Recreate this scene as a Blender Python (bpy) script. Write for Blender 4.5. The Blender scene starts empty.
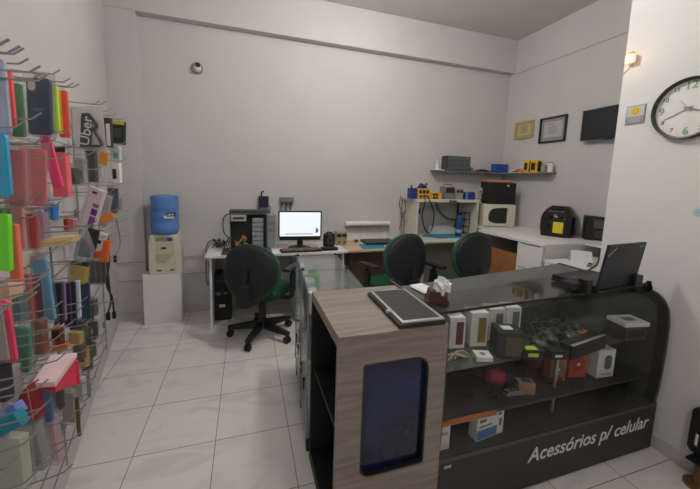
import bpy, bmesh, math, random
from mathutils import Vector, Matrix
random.seed(7)
C = bpy.context.scene.collection
PI = math.pi

# ------------------------------------------------------------------ camera geometry
FPX = 324.13
CAM = Vector((0.0, 0.0, 1.45))
R0 = Vector((0.9520520778, -0.3042433252, 0.0321378314))     # camera right
R1 = Vector((-0.0057768072, -0.1229064002, -0.9924014537))   # camera down
R2 = Vector((0.3058814634, 0.9446322120, -0.1187708487))     # camera forward
PPY = 244.5 - 25.484

def ray(px, py):
    return R0 * (px - 350.0) + R1 * (py - PPY) + R2 * FPX
def at_z(px, py, z):
    d = ray(px, py); return CAM + d * ((z - CAM.z) / d.z)
def at_y(px, py, y):
    d = ray(px, py); return CAM + d * (y / d.y)
def at_x(px, py, x):
    d = ray(px, py); return CAM + d * (x / d.x)
def at_depth(px, py, dep):
    return CAM + ray(px, py) * (dep / FPX)
def fit_y(x0, y0, x1, y1, Y):
    """rectangle seen on the plane Y: centre x, bottom z, width, height"""
    cx = (x0 + x1) / 2; cy = (y0 + y1) / 2
    a = at_y(x0, cy, Y); b = at_y(x1, cy, Y); t = at_y(cx, y0, Y); s = at_y(cx, y1, Y)
    return (a.x + b.x) / 2, s.z, b.x - a.x, t.z - s.z

# ------------------------------------------------------------------ materials
MATS = {}
def mat(name, col, rough=.6, metal=0.0, var=.06, scale=14.0, bump=0.0, bscale=60.0, emit=None, estr=0.0, spec=.5, trans=0.0, stretch=None, coat=0.0):
    if name in MATS: return MATS[name]
    m = bpy.data.materials.new(name); m.use_nodes = True
    nt = m.node_tree; b = nt.nodes['Principled BSDF']
    tc = nt.nodes.new('ShaderNodeTexCoord')
    mp = nt.nodes.new('ShaderNodeMapping')
    if stretch: mp.inputs['Scale'].default_value = stretch
    nt.links.new(tc.outputs['Object'], mp.inputs['Vector'])
    nz = nt.nodes.new('ShaderNodeTexNoise'); nz.inputs['Scale'].default_value = scale; nz.inputs['Detail'].default_value = 4
    nt.links.new(mp.outputs['Vector'], nz.inputs['Vector'])
    rp = nt.nodes.new('ShaderNodeValToRGB')
    lo = [max(0, c * (1 - var)) for c in col[:3]]; hi = [min(1, c * (1 + var)) for c in col[:3]]
    rp.color_ramp.elements[0].position = .3; rp.color_ramp.elements[1].position = .7
    rp.color_ramp.elements[0].color = (*lo, 1); rp.color_ramp.elements[1].color = (*hi, 1)
    nt.links.new(nz.outputs['Fac'], rp.inputs['Fac'])
    nt.links.new(rp.outputs['Color'], b.inputs['Base Color'])
    b.inputs['Roughness'].default_value = rough; b.inputs['Metallic'].default_value = metal
    b.inputs['Specular IOR Level'].default_value = spec
    b.inputs['Coat Weight'].default_value = coat
    if emit:
        b.inputs['Emission Color'].default_value = (*emit, 1); b.inputs['Emission Strength'].default_value = estr
    if bump:
        n2 = nt.nodes.new('ShaderNodeTexNoise'); n2.inputs['Scale'].default_value = bscale
        nt.links.new(mp.outputs['Vector'], n2.inputs['Vector'])
        bp = nt.nodes.new('ShaderNodeBump'); bp.inputs['Strength'].default_value = bump; bp.inputs['Distance'].default_value = .004
        nt.links.new(n2.outputs['Fac'], bp.inputs['Height']); nt.links.new(bp.outputs['Normal'], b.inputs['Normal'])
    MATS[name] = m; return m

def srgb(r, g, b):
    f = lambda c: (c / 255) / 12.92 if c <= 10 else (((c / 255) + .055) / 1.055) ** 2.4
    return (f(r), f(g), f(b))

def film(name, col, alpha, rough=.15, wrinkle=.0, refl=.12, tint=.95):
    """thin clear sheet: tinted see-through part, some diffuse haze, some gloss"""
    if name in MATS: return MATS[name]
    m = bpy.data.materials.new(name); m.use_nodes = True; nt = m.node_tree
    for n in list(nt.nodes): nt.nodes.remove(n)
    out = nt.nodes.new('ShaderNodeOutputMaterial')
    tr = nt.nodes.new('ShaderNodeBsdfTransparent'); tr.inputs['Color'].default_value = (*[tint * (.9 + .1 * c / max(col)) for c in col], 1)
    df = nt.nodes.new('ShaderNodeBsdfDiffuse'); df.inputs['Color'].default_value = (*col, 1)
    gl = nt.nodes.new('ShaderNodeBsdfGlossy'); gl.inputs['Roughness'].default_value = rough
    nz = nt.nodes.new('ShaderNodeTexNoise'); nz.inputs['Scale'].default_value = 30
    if wrinkle:
        bp = nt.nodes.new('ShaderNodeBump'); bp.inputs['Strength'].default_value = wrinkle; bp.inputs['Distance'].default_value = .01
        nt.links.new(nz.outputs['Fac'], bp.inputs['Height']); nt.links.new(bp.outputs['Normal'], gl.inputs['Normal'])
    m1 = nt.nodes.new('ShaderNodeMixShader'); m1.inputs['Fac'].default_value = alpha
    nt.links.new(tr.outputs[0], m1.inputs[1]); nt.links.new(df.outputs[0], m1.inputs[2])
    lw = nt.nodes.new('ShaderNodeLayerWeight'); lw.inputs['Blend'].default_value = .25
    mx = nt.nodes.new('ShaderNodeMath'); mx.operation = 'MULTIPLY_ADD'; mx.inputs[1].default_value = .32; mx.inputs[2].default_value = refl * .4
    nt.links.new(lw.outputs['Fresnel'], mx.inputs[0])
    m2 = nt.nodes.new('ShaderNodeMixShader'); nt.links.new(mx.outputs[0], m2.inputs['Fac'])
    nt.links.new(m1.outputs[0], m2.inputs[1]); nt.links.new(gl.outputs[0], m2.inputs[2])
    nt.links.new(m2.outputs[0], out.inputs['Surface'])
    MATS[name] = m; return m

# ------------------------------------------------------------------ geometry collector
class MB:
    def __init__(s): s.bm = bmesh.new(); s.mi = 0
    def _merge(s, t, M=None):
        if M is not None: bmesh.ops.transform(t, matrix=M, verts=t.verts)
        for f in t.faces: f.material_index = s.mi
        me = bpy.data.meshes.new('tmp'); t.to_mesh(me); t.free(); s.bm.from_mesh(me); bpy.data.meshes.remove(me); return s
    def box(s, a, b, bev=0.0, M=None, seg=2):
        t = bmesh.new(); bmesh.ops.create_cube(t, size=1)
        for v in t.verts: v.co = Vector([(a[i] + b[i]) / 2 + v.co[i] * (b[i] - a[i]) for i in range(3)])
        if bev: bmesh.ops.bevel(t, geom=list(t.edges), offset=bev, segments=seg, profile=.7, affect='EDGES')
        return s._merge(t, M)
    def cyl(s, p, q, r, r2=None, n=20, M=None, bev=0):
        p = Vector(p); q = Vector(q); d = q - p
        t = bmesh.new(); bmesh.ops.create_cone(t, cap_ends=True, segments=n, radius1=r, radius2=r if r2 is None else r2, depth=d.length)
        if bev:
            es = [e for e in t.edges if abs(e.verts[0].co.z - e.verts[1].co.z) < 1e-6]
            bmesh.ops.bevel(t, geom=es, offset=bev, segments=2, affect='EDGES')
        X = Matrix.Translation((p + q) / 2) @ d.to_track_quat('Z', 'Y').to_matrix().to_4x4()
        return s._merge(t, X if M is None else M @ X)
    def ball(s, c, r, n=16, M=None):
        r = (r, r, r) if not hasattr(r, '__len__') else r
        t = bmesh.new(); bmesh.ops.create_uvsphere(t, u_segments=n, v_segments=max(6, n // 2), radius=1)
        for v in t.verts: v.co = Vector([c[i] + v.co[i] * r[i] for i in range(3)])
        return s._merge(t, M)
    def lathe(s, prof, c=(0, 0, 0), n=32, M=None):
        t = bmesh.new(); rings = []
        for (r, z) in prof:
            if r < 1e-5: rings.append([t.verts.new((c[0], c[1], c[2] + z))])
            else: rings.append([t.verts.new((c[0] + r * math.cos(2 * PI * k / n), c[1] + r * math.sin(2 * PI * k / n), c[2] + z)) for k in range(n)])
        for A, B in zip(rings, rings[1:]):
            for k in range(n):
                a = [A[k % len(A)], A[(k + 1) % len(A)], B[(k + 1) % len(B)], B[k % len(B)]]
                u = []
                for v in a:
                    if v not in u: u.append(v)
                if len(u) >= 3: t.faces.new(u)
        bmesh.ops.recalc_face_normals(t, faces=t.faces)
        return s._merge(t, M)
    def tube(s, pts, r, n=8, M=None):
        pts = [Vector(p) for p in pts]; t = bmesh.new(); rings = []
        up = Vector((0, 0, 1)); prev = None
        for i, p in enumerate(pts):
            d = (pts[min(i + 1, len(pts) - 1)] - pts[max(i - 1, 0)])
            d = d.normalized() if d.length > 1e-9 else up
            if prev is None:
                x = d.cross(up)
                if x.length < .05: x = d.cross(Vector((1, 0, 0)))
            else:
                x = prev - d * prev.dot(d)
                if x.length < 1e-4: x = d.cross(Vector((1, 0, 0)))
            x.normalize(); y = d.cross(x).normalized(); prev = x
            rr = r[i] if hasattr(r, '__len__') else r
            rings.append([t.verts.new(p + x * rr * math.cos(2 * PI * k / n) + y * rr * math.sin(2 * PI * k / n)) for k in range(n)])
        for A, B in zip(rings, rings[1:]):
            for k in range(n): t.faces.new([A[k], A[(k + 1) % n], B[(k + 1) % n], B[k]])
        t.faces.new(rings[0][::-1]); t.faces.new(rings[-1])
        bmesh.ops.recalc_face_normals(t, faces=t.faces)
        return s._merge(t, M)
    def prism(s, outer, depth, hole=None, M=None, bev=0):
        """outline in x,z standing on y=0, thickened to y=depth; hole is an optional inner outline"""
        t = bmesh.new(); es = []
        for loop in ([outer] + ([hole] if hole else [])):
            vs = [t.verts.new((p[0], 0, p[1])) for p in loop]
            for i in range(len(vs)): es.append(t.edges.new((vs[i], vs[(i + 1) % len(vs)])))
        if hole: bmesh.ops.triangle_fill(t, use_beauty=True, use_dissolve=False, edges=es)
        else: t.faces.new(list(t.verts))
        g = bmesh.ops.extrude_face_region(t, geom=list(t.faces))
        for v in g['geom']:
            if isinstance(v, bmesh.types.BMVert): v.co.y += depth
        bmesh.ops.recalc_face_normals(t, faces=t.faces)
        if bev:
            ee = [e for e in t.edges if len(e.link_faces) == 2 and abs(e.verts[0].co.y - e.verts[1].co.y) < 1e-6 and e.calc_face_angle(0) > 1.2]
            bmesh.ops.bevel(t, geom=ee, offset=bev, segments=2, affect='EDGES')
        return s._merge(t, M)
    def quad(s, *P):
        t = bmesh.new(); t.faces.new([t.verts.new(p) for p in P]); return s._merge(t)
    def grid(s, rows, M=None):
        t = bmesh.new(); V = [[t.verts.new(p) for p in r] for r in rows]
        for A, B in zip(V, V[1:]):
            for k in range(len(A) - 1): t.faces.new([A[k], A[k + 1], B[k + 1], B[k]])
        bmesh.ops.recalc_face_normals(t, faces=t.faces)
        return s._merge(t, M)
    def build(s, name, m, parent=None, smooth=True, solid=0, sub=0):
        me = bpy.data.meshes.new(name); s.bm.to_mesh(me); s.bm.free()
        for x in (m if isinstance(m, (list, tuple)) else [m]): me.materials.append(x)
        o = bpy.data.objects.new(name, me); C.objects.link(o)
        if parent is not None: o.parent = parent
        if solid:
            k = o.modifiers.new('s', 'SOLIDIFY'); k.thickness = solid; k.offset = 0
        if sub:
            k = o.modifiers.new('u', 'SUBSURF'); k.levels = sub; k.render_levels = sub
        if smooth and len(me.polygons):
            me.polygons.foreach_set('use_smooth', [True] * len(me.polygons))
            try: me.set_sharp_from_angle(angle=math.radians(38))
            except Exception: pass
        return o

def rrect(w, h, r, n=5, cx=0, cz=0):
    """rounded rectangle outline, r one radius or four (bl, br, tr, tl)"""
    r = (r,) * 4 if not hasattr(r, '__len__') else r
    P = []
    for (sx, sz, a0, rr) in ((-1, -1, PI, r[0]), (1, -1, 1.5 * PI, r[1]), (1, 1, 0, r[2]), (-1, 1, .5 * PI, r[3])):
        for k in range(n + 1):
            a = a0 + k * PI / 2 / n
            P.append((cx + sx * (w / 2 - rr) + rr * math.cos(a), cz + sz * (h / 2 - rr) + rr * math.sin(a)))
    return P

def thing(name, label, cat, loc=(0, 0, 0), rotz=0.0, group=None, rot=None):
    o = bpy.data.objects.new(name, None); C.objects.link(o); o.empty_display_size = .05
    o.location = loc; o.rotation_euler = rot if rot else (0, 0, rotz)
    o['label'] = label; o['category'] = cat
    if group: o['group'] = group
    return o
def tag(o, label, cat, group=None, kind=None):
    o['label'] = label; o['category'] = cat
    if group: o['group'] = group
    if kind: o['kind'] = kind
    return o
def struct(o, label=None):
    o['kind'] = 'structure'
    if label: o['label'] = label
    return o
def text(name, body, size, m, parent, loc, rot, shear=0.0, ext=.0006, offset=0.0, align='CENTER', space=1.0):
    c = bpy.data.curves.new(name, 'FONT'); c.body = body; c.size = size; c.extrude = ext; c.offset = offset; c.shear = shear
    c.align_x = align; c.align_y = 'CENTER'; c.space_character = space; c.resolution_u = 3
    c.materials.append(m)
    tmp = bpy.data.objects.new('tmp', c); C.objects.link(tmp)
    me = bpy.data.meshes.new_from_object(tmp.evaluated_get(bpy.context.evaluated_depsgraph_get()))
    bpy.data.objects.remove(tmp); me.name = name
    o = bpy.data.objects.new(name, me); C.objects.link(o); o.parent = parent; o.location = loc; o.rotation_euler = rot
    return o
def RZ(a): return Matrix.Rotation(a, 4, 'Z')
def RX(a): return Matrix.Rotation(a, 4, 'X')
def RY(a): return Matrix.Rotation(a, 4, 'Y')
def T(*v): return Matrix.Translation(v)
def bez(pts, n=24):
    """smooth path through points (Catmull-Rom)"""
    P = [Vector(p) for p in pts]; P = [P[0] * 2 - P[1]] + P + [P[-1] * 2 - P[-2]]; out = []
    for i in range(1, len(P) - 2):
        for k in range(n):
            t = k / n; a, b, c, d = P[i - 1], P[i], P[i + 1], P[i + 2]
            out.append(.5 * ((2 * b) + (c - a) * t + (2 * a - 5 * b + 4 * c - d) * t * t + (3 * b - a - 3 * c + d) * t ** 3))
    out.append(P[-2]); return out

# common materials
black = mat('black_plastic', (.012, .012, .013), .45)
blackmat = mat('black_matte', (.018, .018, .02), .75)
darkgrey = mat('dark_grey_plastic', (.05, .052, .055), .5)
grey = mat('grey_metal', (.28, .29, .31), .4, .5)
midgrey = mat('mid_grey_plastic', (.22, .23, .24), .5)
white = mat('white_laminate', (.81, .80, .785), .4, var=.015)
whitep = mat('white_plastic', (.74, .73, .71), .35, var=.02)
cream = mat('cream_plastic', (.68, .64, .54), .4, var=.02)
chrome = mat('chrome', (.6, .6, .6), .2, 1.0)
steel = mat('zinc_wire', (.38, .37, .35), .35, .9)
paper = mat('white_paper', (.78, .78, .77), .8)
# ------------------------------------------------------------------ the room
YB, XR, XC, YC = 3.668, 3.366, 2.2, 1.472
ZC = 3.31
def wallx(y): return -.4625 - .2035 * y          # the slanting side wall
YF = -2.2
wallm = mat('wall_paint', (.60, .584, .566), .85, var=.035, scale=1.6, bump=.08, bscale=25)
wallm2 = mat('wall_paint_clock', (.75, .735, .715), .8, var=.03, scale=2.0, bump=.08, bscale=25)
ceilm = mat('ceiling_paint', (.66, .64, .615), .9, var=.04, scale=1.2)
trimm = mat('trim_grey', (.36, .35, .34), .6)

def floor_mat():
    m = bpy.data.materials.new('floor_tiles'); m.use_nodes = True; nt = m.node_tree; b = nt.nodes['Principled BSDF']
    tc = nt.nodes.new('ShaderNodeTexCoord'); mp = nt.nodes.new('ShaderNodeMapping')
    mp.inputs['Location'].default_value = (-.232 + .002, -1.768 + .002, 0)
    nt.links.new(tc.outputs['Object'], mp.inputs['Vector'])
    br = nt.nodes.new('ShaderNodeTexBrick'); br.offset = 0; br.squash = 1
    br.inputs['Scale'].default_value = 1; br.inputs['Brick Width'].default_value = .396; br.inputs['Row Height'].default_value = .396
    br.inputs['Mortar Size'].default_value = .0022; br.inputs['Mortar Smooth'].default_value = .2
    br.inputs['Color1'].default_value = (.80, .765, .74, 1); br.inputs['Color2'].default_value = (.77, .737, .712, 1)
    br.inputs['Mortar'].default_value = (.22, .205, .19, 1)
    nt.links.new(mp.outputs['Vector'], br.inputs['Vector'])
    # marble veins
    n1 = nt.nodes.new('ShaderNodeTexNoise'); n1.inputs['Scale'].default_value = 2.6; n1.inputs['Detail'].default_value = 6; n1.inputs['Distortion'].default_value = 1.6
    mp2 = nt.nodes.new('ShaderNodeMapping'); mp2.inputs['Scale'].default_value = (1.0, 2.2, 1); mp2.inputs['Rotation'].default_value = (0, 0, .7)
    nt.links.new(tc.outputs['Object'], mp2.inputs['Vector']); nt.links.new(mp2.outputs['Vector'], n1.inputs['Vector'])
    r = nt.nodes.new('ShaderNodeValToRGB'); e = r.color_ramp.elements
    e[0].position = .36; e[0].color = (.88, .88, .88, 1); e[1].position = .5; e[1].color = (1, 1, 1, 1)
    nt.links.new(n1.outputs['Fac'], r.inputs['Fac'])
    mx = nt.nodes.new('ShaderNodeMixRGB'); mx.blend_type = 'MULTIPLY'; mx.inputs['Fac'].default_value = 1
    nt.links.new(br.outputs['Color'], mx.inputs['Color1']); nt.links.new(r.outputs['Color'], mx.inputs['Color2'])
    nt.links.new(mx.outputs['Color'], b.inputs['Base Color'])
    b.inputs['Roughness'].default_value = .32; b.inputs['Specular IOR Level'].default_value = .35
    bp = nt.nodes.new('ShaderNodeBump'); bp.inputs['Strength'].default_value = .3; bp.inputs['Distance'].default_value = .002; bp.invert = True
    nt.links.new(br.outputs['Fac'], bp.inputs['Height']); nt.links.new(bp.outputs['Normal'], b.inputs['Normal'])
    return m
b = MB(); b.box((-2.0, YF, -.06), (3.6, YB + .1, 0)); struct(b.build('floor', floor_mat(), smooth=False))
b = MB(); b.box((-2.0, YF, ZC), (3.6, YB + .1, ZC + .1)); struct(b.build('ceiling', ceilm, smooth=False))
b = MB(); b.box((-1.6, YB, 0), (XR + .1, YB + .1, ZC)); struct(b.build('wall_back', wallm, smooth=False))
b = MB(); b.box((XR, YC, 0), (XR + .1, YB, ZC)); struct(b.build('wall_right', wallm, smooth=False))
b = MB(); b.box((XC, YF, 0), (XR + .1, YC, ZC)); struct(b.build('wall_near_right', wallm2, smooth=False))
b = MB()
bm = b.bm
lo = [bm.verts.new(p) for p in ((wallx(YF), YF, 0), (wallx(YB), YB, 0), (wallx(YB) - .12, YB, 0), (wallx(YF) - .12, YF, 0))]
hi = [bm.verts.new((v.co.x, v.co.y, ZC)) for v in lo]
bm.faces.new(lo[::-1]); bm.faces.new(hi)
for i in range(4): bm.faces.new([lo[i], lo[(i + 1) % 4], hi[(i + 1) % 4], hi[i]])
bmesh.ops.recalc_face_normals(bm, faces=bm.faces)
struct(b.build('wall_left', wallm, smooth=False))
b = MB(); b.box((wallx(YF) - .1, YF - .1, 0), (XC, YF, 1.0)); struct(b.build('wall_front', wallm, smooth=False))
# beam across the back wall and the pier that carries it
b = MB(); b.box((-.945, YB - .09, 2.905), (XR, YB, ZC)); struct(b.build('beam', wallm, smooth=False))
b = MB(); b.box((wallx(YB) - .02, YB - .09, 0), (-.945, YB, ZC)); struct(b.build('pillar', wallm, smooth=False))
# low rails along the back wall, thin joint lines, skirting
for i, z in enumerate((.60, .415)):
    b = MB(); b.box((-.945, YB - .012, z - .012), (1.0, YB, z + .012), .003); b.box((wallx(YB - .1), YB - .1, z - .012 - .02), (-.945, YB - .09, z + .012 - .02), .003)
    struct(b.build('trim_%d' % (i + 1), wallm, smooth=False))
    b = MB(); b.box((-.945, YB - .0135, z + .004), (1.0, YB - .0118, z + .0125)); b.box((wallx(YB - .1), YB - .1015, z + .004 - .02), (-.945, YB - .0998, z + .0125 - .02))
    struct(b.build('trim_%d' % (i + 3), trimm, smooth=False))
b = MB(); b.box((XR - .003, YC, 2.885), (XR, YB - .09, 2.893)); struct(b.build('trim_5', trimm, smooth=False))
b = MB(); b.box((wallx(YB), YB - .0925, 2.905), (-.945, YB - .09, 2.909)); struct(b.build('trim_6', trimm, smooth=False))
skm = mat('skirting_tile', (.56, .535, .51), .35, var=.08, scale=6)
b = MB(); b.box((-.945, YB - .012, 0), (XR, YB, .075), .002); b.box((wallx(YB - .1), YB - .102, 0), (-.945, YB - .09, .075), .002); struct(b.build('baseboard_back', skm, smooth=False))
b = MB(); b.box((XC - .012, YF, 0), (XC, YC, .075), .002); struct(b.build('baseboard_right', skm, smooth=False))
b = MB(); bm = b.bm
lo = [bm.verts.new(p) for p in ((wallx(YF) + .012, YF, 0), (wallx(YB) + .012, YB - .1, 0), (wallx(YB) - .01, YB - .1, 0), (wallx(YF) - .01, YF, 0))]
hi = [bm.verts.new((v.co.x, v.co.y, .075)) for v in lo]
bm.faces.new(lo[::-1]); bm.faces.new(hi)
for i in range(4): bm.faces.new([lo[i], lo[(i + 1) % 4], hi[(i + 1) % 4], hi[i]])
bmesh.ops.recalc_face_normals(bm, faces=bm.faces)
struct(b.build('baseboard_left', skm, smooth=False))

# ------------------------------------------------------------------ camera, light
cd = bpy.data.cameras.new('camera'); co = bpy.data.objects.new('camera', cd); C.objects.link(co)
cd.sensor_fit = 'HORIZONTAL'; cd.sensor_width = 36; cd.lens = FPX / 700 * 36; cd.shift_y = -25.484 / 700; cd.clip_start = .02
Mx = Matrix.Identity(4)
for i in range(3):
    Mx[i][0] = R0[i]; Mx[i][1] = -R1[i]; Mx[i][2] = -R2[i]; Mx[i][3] = CAM[i]
co.matrix_world = Mx
bpy.context.scene.camera = co
def lamp(loc, e, r, col):
    l = bpy.data.lights.new('bulb_or_fill_lamp', 'POINT'); l.energy = e; l.shadow_soft_size = r; l.color = col
    o = bpy.data.objects.new('bulb_or_fill_lamp', l); C.objects.link(o); o.location = loc
lamp((1.0, 2.08, 3.05), 55, .06, (1.0, .972, .94))
lamp((.25, -.75, 3.0), 32, .25, (1.0, .972, .94))  # unseen soft fill lamp added behind the camera, brightens near floor and pedestal front
w = bpy.data.worlds.new('world'); bpy.context.scene.world = w; w.use_nodes = True
w.node_tree.nodes['Background'].inputs['Color'].default_value = (1.0, .94, .88, 1); w.node_tree.nodes['Background'].inputs['Strength'].default_value = .08
sc = bpy.context.scene
sc.view_settings.view_transform = 'Standard'; sc.view_settings.look = 'None'; sc.view_settings.gamma = 1; sc.view_settings.use_curve_mapping = False; sc.view_settings.exposure = 0
# ------------------------------------------------------------------ wood-grain display pedestal
def wood_mat(name, c1, c2, axis=(1.2, 9, 14)):
    m = bpy.data.materials.new(name); m.use_nodes = True; nt = m.node_tree; b = nt.nodes['Principled BSDF']
    tc = nt.nodes.new('ShaderNodeTexCoord'); mp = nt.nodes.new('ShaderNodeMapping'); mp.inputs['Scale'].default_value = axis
    nt.links.new(tc.outputs['Object'], mp.inputs['Vector'])
    n = nt.nodes.new('ShaderNodeTexNoise'); n.inputs['Scale'].default_value = 3; n.inputs['Detail'].default_value = 8; n.inputs['Distortion'].default_value = .6
    nt.links.new(mp.outputs['Vector'], n.inputs['Vector'])
    r = nt.nodes.new('ShaderNodeValToRGB'); r.color_ramp.elements[0].position = .35; r.color_ramp.elements[1].position = .68
    r.color_ramp.elements[0].color = (*c1, 1); r.color_ramp.elements[1].color = (*c2, 1)
    nt.links.new(n.outputs['Fac'], r.inputs['Fac']); nt.links.new(r.outputs['Color'], b.inputs['Base Color']); b.inputs['Roughness'].default_value = .5
    return m
oak = wood_mat('grey_oak_laminate', srgb(130, 117, 108), srgb(156, 143, 134))
TX0, TX1, TY0, TY1, TZ = .308, .757, 1.035, 1.522, .90
t = thing('display_pedestal', 'wood-grain laminate pedestal with a dark blue window shaped like a phone', 'display stand', (TX0, TY0, 0))
W, D = TX1 - TX0, TY1 - TY0
b = MB(); b.box((0, 0, TZ - .045), (W, D, TZ), .001); b.build('top', oak, t, smooth=False)
def winpx(px, py):
    p = at_y(px, py, TY0); return (p.x - TX0, p.z)
x0, zt = winpx(363.5, 365); x1, _ = winpx(429, 372); _, zb = winpx(366, 478)
cw, ch, ccx, ccz = x1 - x0, zt - zb, (x0 + x1) / 2, (zt + zb) / 2
hole = rrect(cw, ch, (.045, .012, .06, .012), 6, ccx, ccz)
b = MB(); b.prism([(0, 0), (W, 0), (W, TZ - .045), (0, TZ - .045)], .022, hole)
b.build('front_panel', oak, t, smooth=False)
b = MB(); b.box((W - .022, .022, 0), (W, D, TZ - .045)); b.build('side_panel', oak, t, smooth=False)
b = MB(); b.box((0, D - .022, 0), (W - .022, D, TZ - .045)); b.build('back_panel', blackmat, t, smooth=False)
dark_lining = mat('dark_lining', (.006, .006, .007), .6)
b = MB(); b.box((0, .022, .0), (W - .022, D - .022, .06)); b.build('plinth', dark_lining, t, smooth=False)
for i, z in enumerate((.50,)):
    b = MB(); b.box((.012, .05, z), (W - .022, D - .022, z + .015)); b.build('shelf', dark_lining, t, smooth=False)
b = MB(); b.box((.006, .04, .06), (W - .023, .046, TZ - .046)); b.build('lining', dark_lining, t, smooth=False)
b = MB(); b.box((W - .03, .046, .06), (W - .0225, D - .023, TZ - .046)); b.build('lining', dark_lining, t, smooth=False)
def window_mat():
    m = bpy.data.materials.new('dark_blue_window'); m.use_nodes = True; nt = m.node_tree; p = nt.nodes['Principled BSDF']
    tc = nt.nodes.new('ShaderNodeTexCoord'); n = nt.nodes.new('ShaderNodeTexNoise'); n.inputs['Scale'].default_value = 4; n.inputs['Detail'].default_value = 5
    nt.links.new(tc.outputs['Object'], n.inputs['Vector'])
    r = nt.nodes.new('ShaderNodeValToRGB'); e = r.color_ramp.elements
    e[0].position = .35; e[0].color = (.004, .006, .016, 1); e[1].position = .7; e[1].color = (.010, .020, .11, 1)
    nt.links.new(n.outputs['Fac'], r.inputs['Fac']); nt.links.new(r.outputs['Color'], p.inputs['Base Color']); p.inputs['Roughness'].default_value = .15
    return m
b = MB(); b.prism(rrect(cw + .03, ch + .03, .03, 5, ccx, ccz), .006, M=T(0, .0235, 0)); b.build('window', window_mat(), t, smooth=False)
b = MB(); b.prism(rrect(cw - .001, ch - .001, (.045, .012, .06, .012), 6, ccx, ccz), .020, rrect(cw - .014, ch - .014, (.04, .012, .055, .012), 6, ccx, ccz), M=T(0, .001, 0)); b.build('window_rim', black, t)

# silver framed tablet in its case, lying on the pedestal
TP = Vector((.655, 1.222, TZ))
rz = math.radians(-1.5)
t = thing('tablet', 'silver-framed tablet with dark screen lying in a black case on the pedestal', 'tablet', TP, rz)
hw, hl = .092, .178
b = MB(); b.box((-hw - .012, -hl - .006, .0015), (hw + .002, hl + .004, .017), .004); b.build('case', black, t)
silver = mat('silver_frame', (.62, .62, .63), .3, .7)
b = MB(); b.box((-hw, -hl, .0175), (hw, hl, .0245), .002); b.build('frame', silver, t)
scr = mat('dark_grey_screen', (.030, .032, .036), .35)
b = MB(); b.box((-hw + .012, -hl + .016, .0246), (hw - .014, hl - .012, .0252)); b.build('screen', scr, t, smooth=False)
b = MB(); b.box((-hw - .014, -.07, .012), (-hw + .006, -.05, .026), .002); b.build('clip', silver, t)

# ------------------------------------------------------------------ showcase running into the room
sg = film('showcase_glass', (.62, .68, .66), .025, .03, refl=.10, tint=.97)
sgt = film('showcase_top_glass', (.56, .63, .60), .035, .04, refl=.16, tint=.97)
lam_grey = mat('grey_laminate', srgb(150, 150, 146), .35)
alu = mat('aluminium_profile', (.45, .46, .46), .35, .8)
GX, GY, GZ = .296, 1.548, .90
ga = math.radians(-4.0)
GW, GL = .285, .745
t = thing('glass_showcase', 'narrow glass display counter with small black feet running towards the computer desk', 'showcase', (GX, GY, 0), ga)
for (k, y0, y1) in ((0, .0, .358), (1, .362, GL)):
    b = MB(); b.box((-.004, y0, GZ - .008), (GW + .004, y1, GZ)); b.build('top_glass', sgt, t, smooth=False)
    b = MB(); b.box((0, y0, .12), (.005, y1, GZ - .009)); b.build('side_glass', sg, t, smooth=False)
    b = MB(); b.box((GW - .005, y0, .12), (GW, y1, GZ - .009)); b.build('side_glass', sg, t, smooth=False)
b = MB(); b.box((.006, GL - .005, .12), (GW - .006, GL, GZ - .009)); b.build('end_glass', sg, t, smooth=False)
b = MB(); b.box((0, 0, .085), (GW, GL, .118)); b.build('base_panel', lam_grey, t, smooth=False)
b = MB(); b.box((.008, .006, .52), (GW - .008, GL - .008, .527)); b.build('shelf', sgt, t, smooth=False)
b = MB(); b.box((.008, .006, .70), (GW - .008, GL - .008, .707)); b.build('shelf', sgt, t, smooth=False)
b = MB(); b.box((.02, .012, .119), (GW - .02, GL - .02, .43)); b.build('storage_panel', mat('pale_gloss_panel', srgb(196, 196, 192), .12), t, smooth=False)
for (x, y) in ((0, 0), (0, .36), (0, GL), (GW, 0), (GW, GL)):
    b = MB(); b.box((x - .004, y - .004, .12), (x + .004, y + .004, GZ - .009)); b.build('post', alu, t, smooth=False)
for (x, y) in ((.006, .02), (.006, .36), (.006, GL - .03), (GW - .02, .02), (GW - .02, .36), (GW - .02, GL - .03)):
    b = MB(); b.cyl((x + .008, y, 0), (x + .008, y, .085), .011, .015, 12); b.build('foot', black, t)
for (x, y) in ((.006, .36), (GW - .006, .36), (.006, GL - .012), (GW - .006, GL - .012)):
    b = MB(); b.cyl((x, y, GZ - .001), (x, y, GZ + .012), .010, n=12, bev=.003); b.build('clip', black, t)
for y in (.10, .26, .47, .62):
    b = MB(); b.cyl((-.012, y, .36), (-.001, y, .36), .010, n=12); b.cyl((-.006, y, .30), (-.006, y, .36), .004, n=8); b.build('lock', black, t)

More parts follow.
